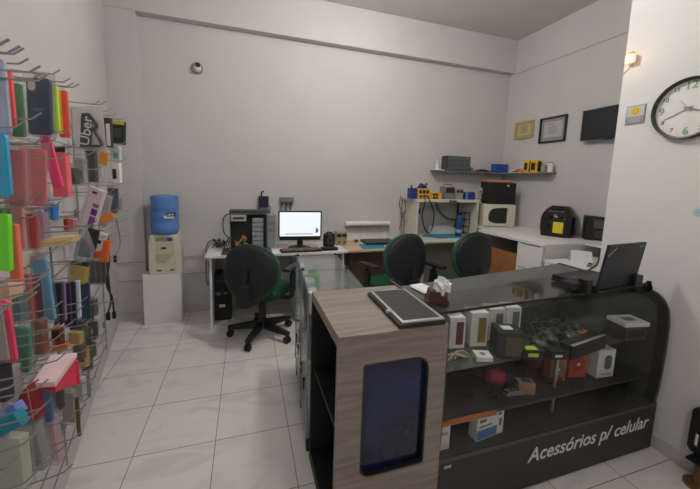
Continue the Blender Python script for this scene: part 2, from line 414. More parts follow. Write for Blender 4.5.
def inG(x, y, z): return Vector((GX, GY, 0)) + RZ(ga).to_3x3() @ Vector((x, y, z))
def carton(name, label, p, size, rz, m, face=None, fm=None, group=None, cat='box', bev=.0015, rot=None):
    """a small retail carton: body and, where seen, a printed panel set on its front or top"""
    t = thing(name, label, cat, p, rz, group, rot)
    w, d, h = size
    b = MB(); b.box((-w / 2, -d / 2, 0), (w / 2, d / 2, h), bev); b.build('carton', m, t, smooth=False)
    if face:
        b = MB()
        for (side, u0, v0, u1, v1) in face:
            e = .0006
            if side == 'f': b.box((-w / 2 + u0 * w, -d / 2 - e, v0 * h), (-w / 2 + u1 * w, -d / 2, v1 * h))
            elif side == 't': b.box((-w / 2 + u0 * w, -d / 2 + v0 * d, h), (-w / 2 + u1 * w, -d / 2 + v1 * d, h + e))
            elif side == 'l': b.box((-w / 2 - e, -d / 2 + u0 * d, v0 * h), (-w / 2, -d / 2 + u1 * d, v1 * h))
            elif side == 'r': b.box((w / 2, -d / 2 + u0 * d, v0 * h), (w / 2 + e, -d / 2 + u1 * d, v1 * h))
        b.build('printed_panel', fm, t, smooth=False)
    return t
cyan = mat('cyan_card', srgb(50, 165, 195), .5); teal = mat('teal_card', srgb(30, 110, 120), .5)
green = mat('green_card', srgb(60, 215, 90), .4); dkgreen = mat('dark_green_card', srgb(28, 80, 55), .4)
lightb = mat('pale_blue_card', srgb(165, 195, 205), .5)
carton('cable_box', 'white-topped blue box standing inside the narrow showcase, nearest the desk', inG(.024, .62, .7085), (.034, .12, .155), ga, lightb, [('l', .05, .05, .95, .9)], cyan)
carton('cable_box', 'blue and white box in the narrow showcase beside the green box', inG(.024, .47, .7085), (.034, .12, .15), ga, lightb, [('l', .05, .05, .95, .9)], cyan)
carton('charger_box', 'pale box in the narrow showcase between blue boxes and pedestal', inG(.045, .33, .7085), (.05, .10, .14), ga, lightb, [('l', .1, .1, .9, .85)], teal)
carton('charger_box', 'small white box in the narrow showcase closest to the pedestal', inG(.045, .19, .7085), (.05, .10, .12), ga, paper, [('l', .1, .1, .9, .85)], midgrey)
carton('earphone_box', 'bright green box with dark lid inside the narrow showcase', inG(.080, .43, .7085), (.060, .13, .155), ga, green, [('t', .08, .15, .92, .95)], dkgreen)
for i, (y, h) in enumerate(((.08, .13), (.25, .11), (.42, .12), (.60, .10))):
    carton('accessory_box', ['grey', 'dark grey', 'black', 'silver'][i] + ' accessory box on the lower glass shelf of the narrow showcase', inG(.09, y, .5285), (.09, .12, h), ga, [midgrey, darkgrey, blackmat, alu][i], [('l', .15, .2, .85, .8)], [lightb, teal, midgrey, darkgrey][i])

# ------------------------------------------------------------------ front showcase
SZ = .905
def prof(kind):
    """front profile (y, z) of the curved glass at the pedestal end and at the wall end"""
    return ([(1.06, .27), (1.05, .40), (1.047, .60), (1.05, .75), (1.056, .815), (1.070, .86), (1.092, .888), (1.11, .90), (1.13, SZ)] if kind == 0 else [(1.06, .27), (1.05, .40), (1.047, .60), (1.05, .74), (1.062, .815), (1.085, .86), (1.12, .888), (1.155, .90), (1.19, SZ)])
SX0, SX1 = .761, 2.165
kickm = mat('charcoal_laminate', (.022, .021, .019), .45, var=.15)
slate = mat('slate_grey_laminate', srgb(92, 94, 90), .35)
endm = mat('end_panel_grey', srgb(74, 76, 72), .5)
t = thing('showcase', 'long dark showcase counter with curved front glass and white lettering along its base', 'showcase', (SX0, 1.055, 0))
o_ = Vector((SX0, 1.055, 0))
def L(p): return Vector(p) - o_
W = SX1 - SX0
b = MB(); b.box((0, 0, .012), (W, .022, .262)); b.build('kick_panel', kickm, t, smooth=False)
b = MB(); b.box((0, .0, .263), (W, .55, .282)); b.build('deck', mat('deck_grey', srgb(70, 70, 66), .5), t, smooth=False)
# end panels with the curved outline
for kind, x in ((0, 0.0), (1, W - .012)):
    P = prof(kind)
    out = [(1.055, .012)] + P + [(1.60 + .12 * kind, SZ), (1.60 + .12 * kind, .012)]
    b = MB(); b.prism([(p[0] - 1.055, p[1]) for p in out], .012, M=T(x, 0, 0) @ RZ(PI / 2) @ Matrix.Scale(-1, 4, (0, 1, 0)))
    b.build('end_panel', endm, t, smooth=False)
    pts = [L((SX0 + x + .006, p[0], p[1])) for p in [(1.057, .02)] + P + [(1.60 + .12 * kind, SZ - .004)]]
    pts2 = [Vector((p.x, p.y, p.z)) for p in bez(pts, 6)]
    bb = MB()
    # a flat dark band that follows the curve inside the glass
    inn = []
    for i, p in enumerate(pts2):
        d = (pts2[min(i + 1, len(pts2) - 1)] - pts2[max(i - 1, 0)]).normalized(); nrm = Vector((0, d.z, -d.y)); inn.append(p + nrm * .045)
    if kind == 0: continue
    bb = MB(); xo = -.0135
    bb.grid([[Vector((p.x + xo, p.y, p.z)) for p in pts2], [Vector((p.x + xo, p.y, p.z)) for p in inn]])
    bb.build('edge_band', black, t, smooth=False, solid=.010)
# the curved front glass, ruled between the two end profiles
A, B = prof(0), prof(1)
fg = film('front_glass', (.5, .52, .5), .010, .02, refl=.04, tint=.96)
rows = []
for f in range(9):
    u = f / 8
    line = [Vector(L((SX0 + .013 + u * (W - .026), a[0] * (1 - u) + c[0] * u, a[1] * (1 - u) + c[1] * u))) for a, c in zip(A, B)]
    rows.append(line)
b = MB(); b.grid(rows); b.build('front_glass', fg, t)
def yback(x): return 1.50 + .155 * (x - .80)
def ystrip(x): return 1.315 + .155 * (x - .80)
def yfront(x): return 1.13 + .06 * (x - SX0) / W
tg = film('counter_top_glass', (.5, .53, .53), .035, .03, refl=.10, tint=.97)
def slab(name, m, f0, f1, z0, z1):
    b = MB(); bm = b.bm; vs = []
    for z in (z0, z1):
        vs.append([bm.verts.new(L((x, f(x), z))) for x, f in ((SX0, f0), (SX1, f0), (SX1, f1), (SX0, f1))])
    bm.faces.new(vs[0][::-1]); bm.faces.new(vs[1])
    for i in range(4): bm.faces.new([vs[0][i], vs[0][(i + 1) % 4], vs[1][(i + 1) % 4], vs[1][i]])
    bmesh.ops.recalc_face_normals(bm, faces=bm.faces)
    return b.build(name, m, t, smooth=False)
slab('top_glass', tg, yfront, lambda x: ystrip(x) + .01, SZ - .004, SZ + .002)
slab('top_rail', slate, ystrip, yback, SZ - .024, SZ - .004)
slab('top_edge', black, lambda x: yfront(x) - .004, lambda x: yfront(x) + .004, SZ - .007, SZ + .003)
slab('back_panel', mat('back_panel_grey', srgb(120, 122, 118), .5), lambda x: yback(x) - .02, lambda x: yback(x) - .002, .283, SZ - .026)
shelfm = film('shelf_glass', (.4, .43, .43), .15, .05, refl=.12)
slab('shelf', shelfm, lambda x: 1.125, lambda x: yback(x) - .03, .632, .640)
slab('shelf', mat('shelf_dark', (.035, .034, .032), .5), lambda x: 1.10, lambda x: yback(x) - .03, .408, .420)
# orange edging on the pedestal end of the lower shelf
b = MB(); b.box(L((SX0 + .02, 1.088, .405)), L((1.09, 1.0995, .423))); b.build('shelf_edging', mat('orange_wood_edging', srgb(190, 110, 60), .5), t, smooth=False)
b = MB(); b.cyl(L((1.52, 1.16, .283)), L((1.52, 1.16, .407)), .009); b.cyl(L((1.52, 1.16, .421)), L((1.52, 1.16, .631)), .009); b.build('shelf_post', alu, t)
# lettering along the base
lp = at_y(527, 456, 1.055); rp_ = at_y(648, 422, 1.055)
lett = mat('white_vinyl_letters', (.72, .72, .70), .5)
tx = text('lettering', 'Acessórios p/ celular', .102, lett, t, L(((lp.x + rp_.x) / 2, 1.0535, .178)), (PI / 2, 0, 0), shear=.22, offset=.0012)
tx.scale.x = (rp_.x - lp.x) / tx.dimensions.x if tx.dimensions.x else 1
b = MB(); b.box(L((.80, 1.0535, .238)), L((.835, 1.0548, .25))); b.build('sticker', mat('pale_sticker', (.55, .5, .3), .6), t, smooth=False)
b = MB(); b.ball(L((SX1 - .02, 1.175, SZ + .012)), .014); b.cyl(L((SX1 - .02, 1.175, SZ - .004)), L((SX1 - .02, 1.175, SZ + .006)), .009, n=12); b.build('clamp', black, t)
# ------------------------------------------------------------------ white computer desk
DZ = .73
t = thing('desk', 'white desk by the water cooler carrying the monitor and an open computer case', 'desk', (-.352, 3.10, 0))
b = MB(); b.box((0, 0, DZ - .022), (1.35, .55, DZ), .002); b.build('desktop', white, t, smooth=False)
b = MB(); b.box((.051, .50, .30), (1.299, .515, DZ - .023)); b.build('modesty_panel', mat('panel_grey_white', srgb(196, 192, 184), .5), t, smooth=False)
for x in (.03, 1.30):
    b = MB(); b.box((x, .05, 0), (x + .02, .52, DZ - .023)); b.build('leg', white, t, smooth=False)
p0 = at_y(297.5, 262, 3.12).x; p1 = at_y(337, 262, 3.12).x
t = thing('drawer_unit', 'white drawer unit under the computer desk, beside the narrow glass showcase', 'drawers', (p0, 3.125, .03))
dw = p1 - p0
b = MB(); b.box((0, .012, 0), (dw, .42, DZ - .055)); b.build('body', white, t, smooth=False)
for k in range(3):
    z0 = .01 + k * .215
    b = MB(); b.box((.004, 0, z0), (dw - .004, .011, z0 + .205), .002); d_ = b.build('drawer', white, t, smooth=False)
    b = MB(); b.tube(bez([(dw / 2 - .06, -.006, z0 + .135), (dw / 2 - .03, -.012, z0 + .12), (dw / 2 + .03, -.012, z0 + .12), (dw / 2 + .06, -.006, z0 + .135)], 6), .005); b.build('handle', lam_grey, d_)
b = MB(); b.cyl((.04, .05, -.03), (.04, .05, 0), .015); b.cyl((dw - .04, .05, -.03), (dw - .04, .05, 0), .015); b.cyl((.04, .38, -.03), (.04, .38, 0), .015); b.cyl((dw - .04, .38, -.03), (dw - .04, .38, 0), .015); b.build('base', black, t)

def onY(px0, py0, px1, py1, Y): return fit_y(px0, py0, px1, py1, Y)
# open computer case (side off) lying across the desk corner
Y = 3.20
cx, cz, w, h = onY(229.5, 214, 267, 249.5, Y); cz = DZ + .004; h = at_y(248, 213.5, Y).z - cz
t = thing('open_computer_case', 'grey computer case with its side cover off, showing boards and drive bays', 'computer', (cx, Y, cz))
cs = mat('case_steel', srgb(150, 152, 156), .5); cd_ = mat('case_inside', (.02, .021, .023), .6)
D = .20
b = MB(); e = .006
b.box((-w / 2, 0, 0), (w / 2, D, e)); b.box((-w / 2, 0, h - e), (w / 2, D, h)); b.box((-w / 2, 0, e), (-w / 2 + e, D, h - e)); b.box((w / 2 - e, 0, e), (w / 2, D, h - e)); b.box((-w / 2, D - e, e), (w / 2, D, h - e))
b.build('chassis', cs, t, smooth=False)
b = MB(); b.box((-w / 2 + .01, .06, .02), (.02, D - .01, h - .02)); b.build('motherboard', cd_, t, smooth=False)
b = MB(); b.box((-w / 2 + .012, .004, h - .075), (-.02, .10, h - .012), .003); ps = b.build('power_supply', mat('psu_grey', srgb(190, 192, 196), .4, .4), t, smooth=False)
b = MB(); b.box((-w / 2 + .03, .0025, h - .055), (-.04, .0035, h - .035)); b.build('label_plate', cd_, ps, smooth=False)
for k in range(7):
    z0 = .02 + k * (h - .06) / 7
    b = MB(); b.box((.035, .004, z0), (w / 2 - .035, .12, z0 + (h - .06) / 7 - .006), .002); b.build('drive_bay', cs, t, smooth=False)
cop = mat('copper_wires', srgb(190, 150, 90), .5); 
b = MB()
for k in range(16):
    x = random.uniform(-.09, -.01); z = random.uniform(.04, .13)
    b.tube(bez([(x, .05, z), (x + random.uniform(-.03, .03), .02, z + random.uniform(-.03, .03)), (x + random.uniform(-.04, .04), .03, z + random.uniform(-.02, .05))], 5), .004, 6)
b.build('wiring', cop, t)
b = MB(); b.box((w / 2 - .026, -.002, .01), (w / 2 - .003, .0, h - .01)); b.build('front_bezel', mat('navy_bezel', (.012, .014, .03), .4), t, smooth=False)
b = MB(); b.box((-w / 2 - .002, -.003, h + .0005), (w / 2 + .03, D, h + .022), .003)
for k in range(22): b.box((-w / 2 + .012 + k * (w - .0) / 22, -.004, h + .012), (-w / 2 + .018 + k * w / 22, D * .6, h + .028))
b.build('top_cover', darkgrey, t, smooth=False)
# wooden tray under it
m_ = mat('brown_board', srgb(92, 78, 66), .6)
b = MB(); a0 = at_z(222, 252, DZ); a1 = at_z(273, 254.5, DZ)
o = b.box((a0.x, 3.115, DZ), (a1.x, 3.42, DZ + .0035)).build('desk_mat', m_, None, smooth=False); tag(o, 'thin brown board under the open computer case', 'board')
# second case behind
Y = 3.36; cx, cz, w, h = onY(267.5, 215.5, 275.5, 247, Y); cz = DZ; h = at_y(271, 215.5, Y).z - DZ
t = thing('computer_case', 'slim grey computer case standing between the open case and the monitor', 'computer', (cx, Y, cz))
b = MB(); b.box((-w / 2, 0, 0), (w / 2, .25, h), .003); b.build('chassis', cs, t, smooth=False)
for z in (.5, .72): 
    b = MB(); b.box((-w / 2 + .008, -.002, z * h), (w / 2 - .008, 0, z * h + .03)); b.build('drive_bay', midgrey, t, smooth=False)

# monitor
Y = 3.30; cx, cz, w, h = onY(278.5, 211, 321.5, 237.5, Y)
t = thing('monitor', 'black-framed monitor with a bright white screen on the white desk', 'monitor', (cx, Y, DZ), math.radians(-3))
zb = cz - DZ
b = MB(); b.prism(rrect(w, h, .008, 3, 0, zb + h / 2), .03, rrect(w - .026, h - .026, .002, 2, 0, zb + h / 2)); b.build('bezel', black, t)
b = MB(); b.box((-w / 2 + .005, .012, zb + .005), (w / 2 - .005, .05, zb + h - .005), .006); b.build('back_shell', black, t, smooth=False)
def screen_mat():
    m = bpy.data.materials.new('lit_screen'); m.use_nodes = True; nt = m.node_tree; p = nt.nodes['Principled BSDF']
    tc = nt.nodes.new('ShaderNodeTexCoord'); gr = nt.nodes.new('ShaderNodeTexNoise'); gr.inputs['Scale'].default_value = 1.5
    nt.links.new(tc.outputs['Object'], gr.inputs['Vector'])
    r = nt.nodes.new('ShaderNodeValToRGB'); r.color_ramp.elements[0].color = (.86, .93, 1, 1); r.color_ramp.elements[1].color = (.95, .97, 1, 1)
    nt.links.new(gr.outputs['Fac'], r.inputs['Fac']); nt.links.new(r.outputs['Color'], p.inputs['Emission Color']); p.inputs['Emission Strength'].default_value = 1.0
    p.inputs['Base Color'].default_value = (.02, .02, .02, 1); p.inputs['Roughness'].default_value = .3
    return m
b = MB(); b.box((-w / 2 + .013, .006, zb + .013), (w / 2 - .013, .009, zb + h - .013)); sc_ = b.build('screen', screen_mat(), t, smooth=False)
blue_e = mat('screen_blue', (.02, .05, .1), .4, emit=srgb(55, 110, 165), estr=.9)
b = MB(); P = [(0, 0)] + [(.028 * math.sin(a), .055 * (1 - math.cos(a)) / 2) for a in [k * PI / 10 for k in range(11)]]
P = [(.030 * math.sin(k * PI / 10), -.027 * math.cos(k * PI / 10)) for k in range(11)]
b.prism([(p[0] + w / 2 - .062, p[1] + zb + .072) for p in P], .0008, M=T(0, .0048, 0)); b.build('screen_shape', blue_e, sc_, smooth=False)
b = MB(); b.box((-w / 2 + .07, .005, zb + .033), (w / 2 - .09, .0058, zb + .040)); b.build('screen_bar', mat('screen_dark', (.02, .02, .03), .4, emit=srgb(70, 95, 120), estr=.8), sc_, smooth=False)
b = MB(); b.box((-.03, .02, .01), (.03, .045, zb + .06), .004); b.build('neck', black, t, smooth=False)
b = MB(); b.lathe([(0, 0), (.12, 0), (.12, .006), (.09, .014), (.03, .02), (0, .02)], (0, .03, 0), M=Matrix.Scale(1, 4)); b.build('foot', black, t)
b = MB(); b.box((-w / 2 + .01, -.001, zb - .028), (w / 2 - .01, .022, zb + .001), .004); b.build('chin', black, t, smooth=False)

# keyboard with coloured keys light
a0 = at_z(280, 251, DZ); a1 = at_z(320, 250, DZ)
t = thing('keyboard', 'black keyboard with red and green lit keys in front of the monitor', 'keyboard', ((a0.x + a1.x) / 2, 3.155, DZ), math.radians(2))
kw = (a1.x - a0.x)
b = MB(); b.box((-kw / 2, -.045, .001), (kw / 2, .085, .018), .006); b.build('body', black, t, smooth=False)
cols = [srgb(230, 40, 60), srgb(230, 60, 80), srgb(60, 210, 90), srgb(240, 90, 60), srgb(220, 50, 90), srgb(80, 220, 120)]
glows = [mat('key_glow_%d' % i, (.05, .05, .05), .5, emit=c, estr=.35) for i, c in enumerate(cols)]
b = MB(); n = 15
for r in range(4):
    for c in range(n):
        b.mi = (c * 6 // n + (1 if r % 2 else 0)) % 6 if (r * 7 + c * 3) % 5 < 2 else 6
        x = -kw / 2 + .014 + c * (kw - .028) / n; y = -.036 + r * .028
        b.box((x, y, .0181), (x + (kw - .028) / n - .004, y + .022, .024))
b.build('keys', glows + [darkgrey], t, smooth=False)
# things behind the keyboard
Y = 3.32; cx, cz, w, h = onY(323, 227, 335, 247, Y)
t = thing('desk_speaker', 'black rounded desk speaker next to the monitor', 'speaker', (cx, Y, DZ))
b = MB(); b.lathe([(0, 0), (.055, 0), (.062, .02), (.066, .09), (.058, .14), (.03, .165), (0, .168)], n=28); b.build('body', black, t)
b = MB(); b.lathe([(0, 0), (.04, 0), (.044, .006), (.04, .008), (.02, .004), (0, .004)], M=T(.0, -.06, .085) @ RX(PI / 2)); b.build('cone', darkgrey, t)
a = at_z(329, 250, DZ)
t = thing('cable_adapter', 'black adapter block lying in front of the desk speaker', 'adapter', (a.x, 3.17, DZ))
b = MB(); b.box((-.085, -.03, .001), (.085, .04, .03), .006); b.build('body', black, t, smooth=False)
b = MB(); b.box((.086, -.008, .008), (.10, .012, .024), .002); b.build('plug', whitep, t, smooth=False)

# bench meter at the desk edge
Y = 3.40; cx, cz, w, h = onY(336.5, 233, 347, 246, Y)
t = thing('bench_meter', 'small beige bench meter with two black displays between the white and wooden desks', 'meter', (cx, Y, DZ))
b = MB(); b.box((-w / 2, 0, 0), (w / 2, .12, h), .004); b.build('body', mat('meter_beige', srgb(160, 152, 130), .5), t, smooth=False)
for s in (-1, 1):
    b = MB(); b.box((s * w / 4 - w * .2, -.002, h * .62), (s * w / 4 + w * .2, 0, h * .86)); b.build('display', black, t, smooth=False)
    b = MB(); b.cyl((s * w / 4, 0, h * .25), (s * w / 4, -.012, h * .25), .010, n=12); b.build('knob', black, t)
# router and socket strip on the wall
Y = YB; cx, cz, w, h = onY(258.5, 196, 268.5, 207, Y)
t = thing('wall_router', 'small dark router with an aerial fixed to the wall above the computer cases', 'router', (cx, Y, cz))
b = MB(); b.box((-w / 2, -.04, 0), (w / 2, -.001, h), .006); b.build('body', mat('navy_plastic', (.02, .022, .05), .4), t, smooth=False)
b = MB(); b.tube([(-.02, -.03, h), (-.025, -.04, h + .045), (.0, -.04, h + .055)], .008); b.build('aerial', black, t)
b = MB(); b.tube(bez([(-.03, -.02, .02), (-.07, -.015, -.03), (-.13, -.012, -.07), (-.17, -.03, -.16)], 8), .004); b.tube(bez([(.04, -.02, .02), (.07, -.02, 0), (.06, -.02, -.12)], 8), .004); b.build('cord', blackmat, t)
cx, cz, w, h = onY(279.5, 197, 293.5, 206, Y)
t = thing('wall_socket_strip', 'grey socket strip with plugs on the wall above the monitor', 'socket', (cx, Y, cz))
b = MB(); b.box((-w / 2, -.03, h * .45), (w / 2, -.001, h), .004); b.build('body', midgrey, t, smooth=False)
for k in range(3):
    x = -w / 3 + k * w / 3.2
    b = MB(); b.box((x - .012, -.045, h * .05), (x + .012, -.012, h * .5), .004); b.tube([(x, -.03, h * .1), (x, -.02, -.03), (x - .01, -.015, -.05)], .004, 6); b.build('plug', darkgrey, t)
# loose cables at the end of the desk
def cable(label, pts, r, m, cat='cable', n=10):
    b = MB(); b.tube(bez(pts, n), r, 8); o = b.build('cable', m, None); tag(o, label, cat); return o
cab = mat('cable_dark', (.05, .05, .055), .6); cabl = mat('cable_grey', srgb(120, 116, 112), .6)
cable('grey cable hanging in a loop from the end of the white desk', [(-.20, 3.62, .745), (-.32, 3.61, .785), (-.385, 3.60, .74), (-.395, 3.60, .60), (-.40, 3.60, .40), (-.385, 3.6, .30), (-.365, 3.6, .40), (-.375, 3.6, .55)], .006, cabl)
cable('black cable curling up the wall behind the open computer case', [(-.14, 3.60, .78), (-.22, 3.62, .86), (-.22, 3.62, 1.02), (-.14, 3.62, 1.06), (-.05, 3.6, 1.02)], .006, cab)
b = MB()
for k in range(9):
    x = random.uniform(-.30, -.12); b.tube(bez([(x, 3.50 + random.uniform(0, .1), DZ + .008), (x + random.uniform(-.06, .06), 3.5, DZ + .05 + random.uniform(0, .06)), (x + random.uniform(-.06, .06), 3.45, DZ + .01)], 6), .006, 6)
o = b.build('cable_bundle', cab, None); tag(o, 'tangle of dark cables on the desk beside the open computer case', 'cables'); o['kind'] = 'stuff'
# second computer on the floor
a0 = at_z(213.5, 320, 0); a1 = at_z(232, 319, 0); Y = 3.36
x0 = at_y(213.5, 318, Y).x; x1 = at_y(231.5, 318, Y).x; h = at_y(220, 275, Y).z
t = thing('computer_tower', 'black computer tower on the floor under the white desk', 'computer', ((x0 + x1) / 2, Y, 0))
w = x1 - x0
b = MB(); b.box((-w / 2, .012, .006), (w / 2, .22, h), .004); b.build('chassis', black, t, smooth=False)
b = MB(); b.box((-w / 2, 0, .006), (w / 2, .012, h), .003); b.build('front_panel', blackmat, t, smooth=False)
b = MB(); b.ball((-.035, -.001, h * .60), (.028, .004, .020)); b.ball((.03, -.001, h * .60), (.022, .004, .014)); b.build('badge', midgrey, t)
b = MB(); b.box((-.03, -.003, h * .30), (.028, -.0002, h * .36)); b.build('sticker', paper, t, smooth=False)
b = MB(); b.box((-w / 2 + .02, -.003, h * .84), (w / 2 - .02, 0, h * .89)); b.build('drive', darkgrey, t, smooth=False)
b = MB()
for x in (-w / 2 + .02, w / 2 - .02):
    for y in (.03, .19): b.cyl((x, y, 0), (x, y, .008), .012, n=10)
b.build('base', black, t)

# ------------------------------------------------------------------ wooden desk in the middle
birch = wood_mat('pale_birch', srgb(196, 168, 132), srgb(214, 190, 156), (2, 12, 10)); brownp = wood_mat('brown_panel', srgb(116, 92, 74), srgb(134, 108, 88), (1, 8, 8))
t = thing('workbench', 'pale wooden desk with dark legs below the roll of white paper', 'desk', (1.0, 3.11, 0))
b = MB(); b.box((0, 0, DZ - .02), (.84, .55, DZ), .002); b.build('desktop', birch, t, smooth=False)
b = MB(); b.box((.03, .34, .22), (.82, .36, DZ - .021)); b.build('modesty_panel', brownp, t, smooth=False)
for x in (.01, .80):
    b = MB(); b.box((x, .03, 0), (x + .035, .07, DZ - .021)); b.box((x, .45, 0), (x + .035, .49, DZ - .021)); b.box((x, .03, .02), (x + .035, .49, .05)); b.build('leg', blackmat, t, smooth=False)
mblue = mat('blue_repair_mat', srgb(38, 138, 172), .5); Zd = DZ
def mat_on(label, pxs, z, grp=None):
    b = MB(); P = [at_z(x, y, z) for x, y in pxs]
    b.quad(*[(p.x, p.y, z + .002) for p in P]); o = b.build('repair_mat', mblue, None, smooth=False, solid=.0035); tag(o, label, 'mat')
    return o
mat_on('small blue repair mat on the wooden desk by the closed laptop', [(363, 249.3), (385, 248.5), (384, 244), (358.5, 244.5)], DZ)
a = at_z(373, 240, DZ)
t = thing('closed_laptop', 'closed dark grey laptop on the wooden desk under the roll of white paper', 'laptop', (a.x, 3.47, DZ), math.radians(-2))
b = MB(); b.box((-.19, -.13, .002), (.19, .12, .016), .006); b.build('base', black, t, smooth=False)
b = MB(); b.box((-.19, -.13, .0165), (.19, .12, .028), .006); b.build('lid', mat('laptop_lid', (.035, .032, .032), .4), t, smooth=False)
a = at_z(354, 241, DZ)
t = thing('battery_pack', 'tiny black block beside the closed laptop', 'battery', (a.x, 3.55, DZ)); b = MB(); b.box((-.022, -.012, 0), (.022, .012, .03), .003); b.build('body', black, t, smooth=False); b = MB(); b.box((-.022, -.0125, .008), (-.005, -.0119, .022)); b.build('contact', chrome, t, smooth=False)
cx, cz, w, h = onY(344.5, 221, 388, 227.5, YB)
t = thing('paper_roll', 'long white roll fixed along the wall above the wooden desk', 'roll', (cx, YB, cz))
b = MB(); b.cyl((-w / 2, -.036, h / 2 + .012), (w / 2, -.036, h / 2 + .012), .030, n=24); b.build('roll', paper, t)
b = MB(); b.box((-w / 2, -.05, .0), (w / 2, -.001, .014)); b.build('ledge', lam_grey, t, smooth=False)
b = MB(); b.box((-w / 2, -.004, -.17), (w / 2 * .95, -.0015, -.002)); b.build('hanging_sheet', paper, t, smooth=False)
cx, cz, w, h = onY(388, 236, 393, 239.5, YB)
t = thing('wall_socket', 'small white wall socket beside the closed laptop', 'socket', (cx, YB, cz)); b = MB(); b.box((-w / 2, -.012, 0), (w / 2, -.001, h), .002); b.build('plate', whitep, t, smooth=False)
b = MB(); b.box((-w / 4, -.014, h * .35), (-w / 4 + .01, -.0121, h * .6)); b.box((w / 5, -.014, h * .35), (w / 5 + .01, -.0121, h * .6)); b.build('outlet', midgrey, t, smooth=False)
b = MB()
for k in range(9):
    x = at_y(400 + k * 1.1, 210, YB).x; z1 = at_y(405, 196 + k, YB).z; z0 = at_y(405, 222 + (k * 7) % 16, YB).z
    b.tube(bez([(x, YB - .012, z1), (x + random.uniform(-.03, .03), YB - .02, (z1 * 2 + z0) / 3), (x + random.uniform(-.04, .04), YB - .02, (z1 + z0 * 2) / 3), (x + random.uniform(-.02, .02), YB - .015, z0)], 6), .005, 6)
o = b.build('cable_bundle', cabl, None); tag(o, 'bunch of grey cables hanging on the wall beside the repair hutch', 'cables'); o['kind'] = 'stuff'

# ------------------------------------------------------------------ repair desk with hutch
HX0, HX1, HY, HZ = at_y(416, 230, 3.36).x, at_y(478, 215, 3.36).x, 3.36, .795
ht = at_y(447, 199.5, HY).z
offw = mat('off_white_laminate', srgb(216, 212, 198), .45)
t = thing('repair_desk', 'off-white repair desk with a shelf above it, holding yellow solder stations', 'desk', (HX0, 3.16, 0))
W = HX1 - HX0
b = MB(); b.box((-.01, 0, HZ - .025), (W + .02, .5, HZ), .002); b.build('desktop', offw, t, smooth=False)
b = MB(); b.box((0, .20, HZ + .0005), (.022, .5, ht - .033)); b.build('side_panel', offw, t, smooth=False)
b = MB(); b.box((W - .022, .20, HZ + .0005), (W, .5, ht - .033)); b.build('side_panel', offw, t, smooth=False)
b = MB(); b.box((-.015, .19, ht - .032), (W + .015, .5, ht), .002); b.build('hutch_shelf', offw, t, smooth=False)
b = MB(); b.box((.03, .40, .10), (W - .03, .42, HZ - .026)); b.build('modesty_panel', mat('mid_grey_panel', srgb(150, 146, 138), .6), t, smooth=False)  # modesty panel in an even grey, darker than the off-white desk
for x in (.0, W - .03):
    b = MB(); b.box((x, .03, 0), (x + .03, .48, HZ - .026)); b.build('leg', offw, t, smooth=False)
b = MB(); b.box((.42, .175, ht - .026), (.52, .189, ht - .008), .002); b.build('clip', mat('brown_clip', srgb(90, 75, 50), .5), t, smooth=False)
p = [at_z(x, y, HZ) for x, y in ((424, 236), (440, 240), (463, 237), (449, 233))]
mat_on('large blue repair mat on the off-white repair desk', [(421.5, 236.2), (440, 238.6), (461.5, 237.5), (454, 233.4), (429, 233)], HZ)
Y = 3.60; cx, cz, w, h = onY(429, 225, 453, 236, Y)
t = thing('paper_stack', 'pale folded papers standing at the back of the repair desk', 'papers', (cx, Y, HZ)); b = MB(); b.box((-w / 2, 0, 0), (w / 2, .012, .11)); b.box((-w / 2 + .05, -.012, 0), (w / 2 + .03, -.001, .085)); b.build('sheets', paper, t, smooth=False)
# wire rack
Y = 3.42; cx, cz, w, h = onY(458.5, 211, 469, 238, Y)
b_ = mat('blue_can', srgb(40, 75, 130), .35)
t = thing('spray_can', 'tall blue can on the repair desk beside the wire rack', 'can', (HX1 - .225, Y, HZ))
b = MB(); b.lathe([(0, 0), (.038, 0), (.04, .004), (.04, .24), (.03, .26), (.014, .267), (0, .267)]); b.build('body', b_, t)
b = MB(); b.lathe([(0, .2675), (.016, .2675), (.016, .292), (0, .295)]); b.build('cap', black, t)
b = MB(); b.lathe([(.0405, .05), (.0406, .05), (.0406, .09), (.0405, .09)]); b.build('label_band', mat('pale_blue_label', srgb(150, 175, 210), .5), t)
Y = 3.46; cx, cz, w, h = onY(466, 213, 477, 238, Y); h = .30
t = thing('wire_rack', 'brown wire rack on the repair desk beside the microwave', 'rack', (HX1 - .105, Y, HZ))
b = MB()
for x in (-.06, .06):
    for y in (0, .1): b.cyl((x, y, 0), (x, y, h), .004, n=8)
b.build('upright', mat('dark_wire', (.06, .05, .045), .4, .5), t)
for k in range(4):
    b = MB(); z = .03 + k * .085
    b.tube([(-.06, 0, z), (.06, 0, z), (.06, .1, z), (-.06, .1, z), (-.06, 0, z)], .004, 6)
    for q in range(5): b.tube([(-.06 + .024 * q + .012, 0, z), (-.06 + .024 * q + .012, .1, z)], .002, 6)
    b.build('tier', mat('dark_wire', (.06, .05, .045)), t)

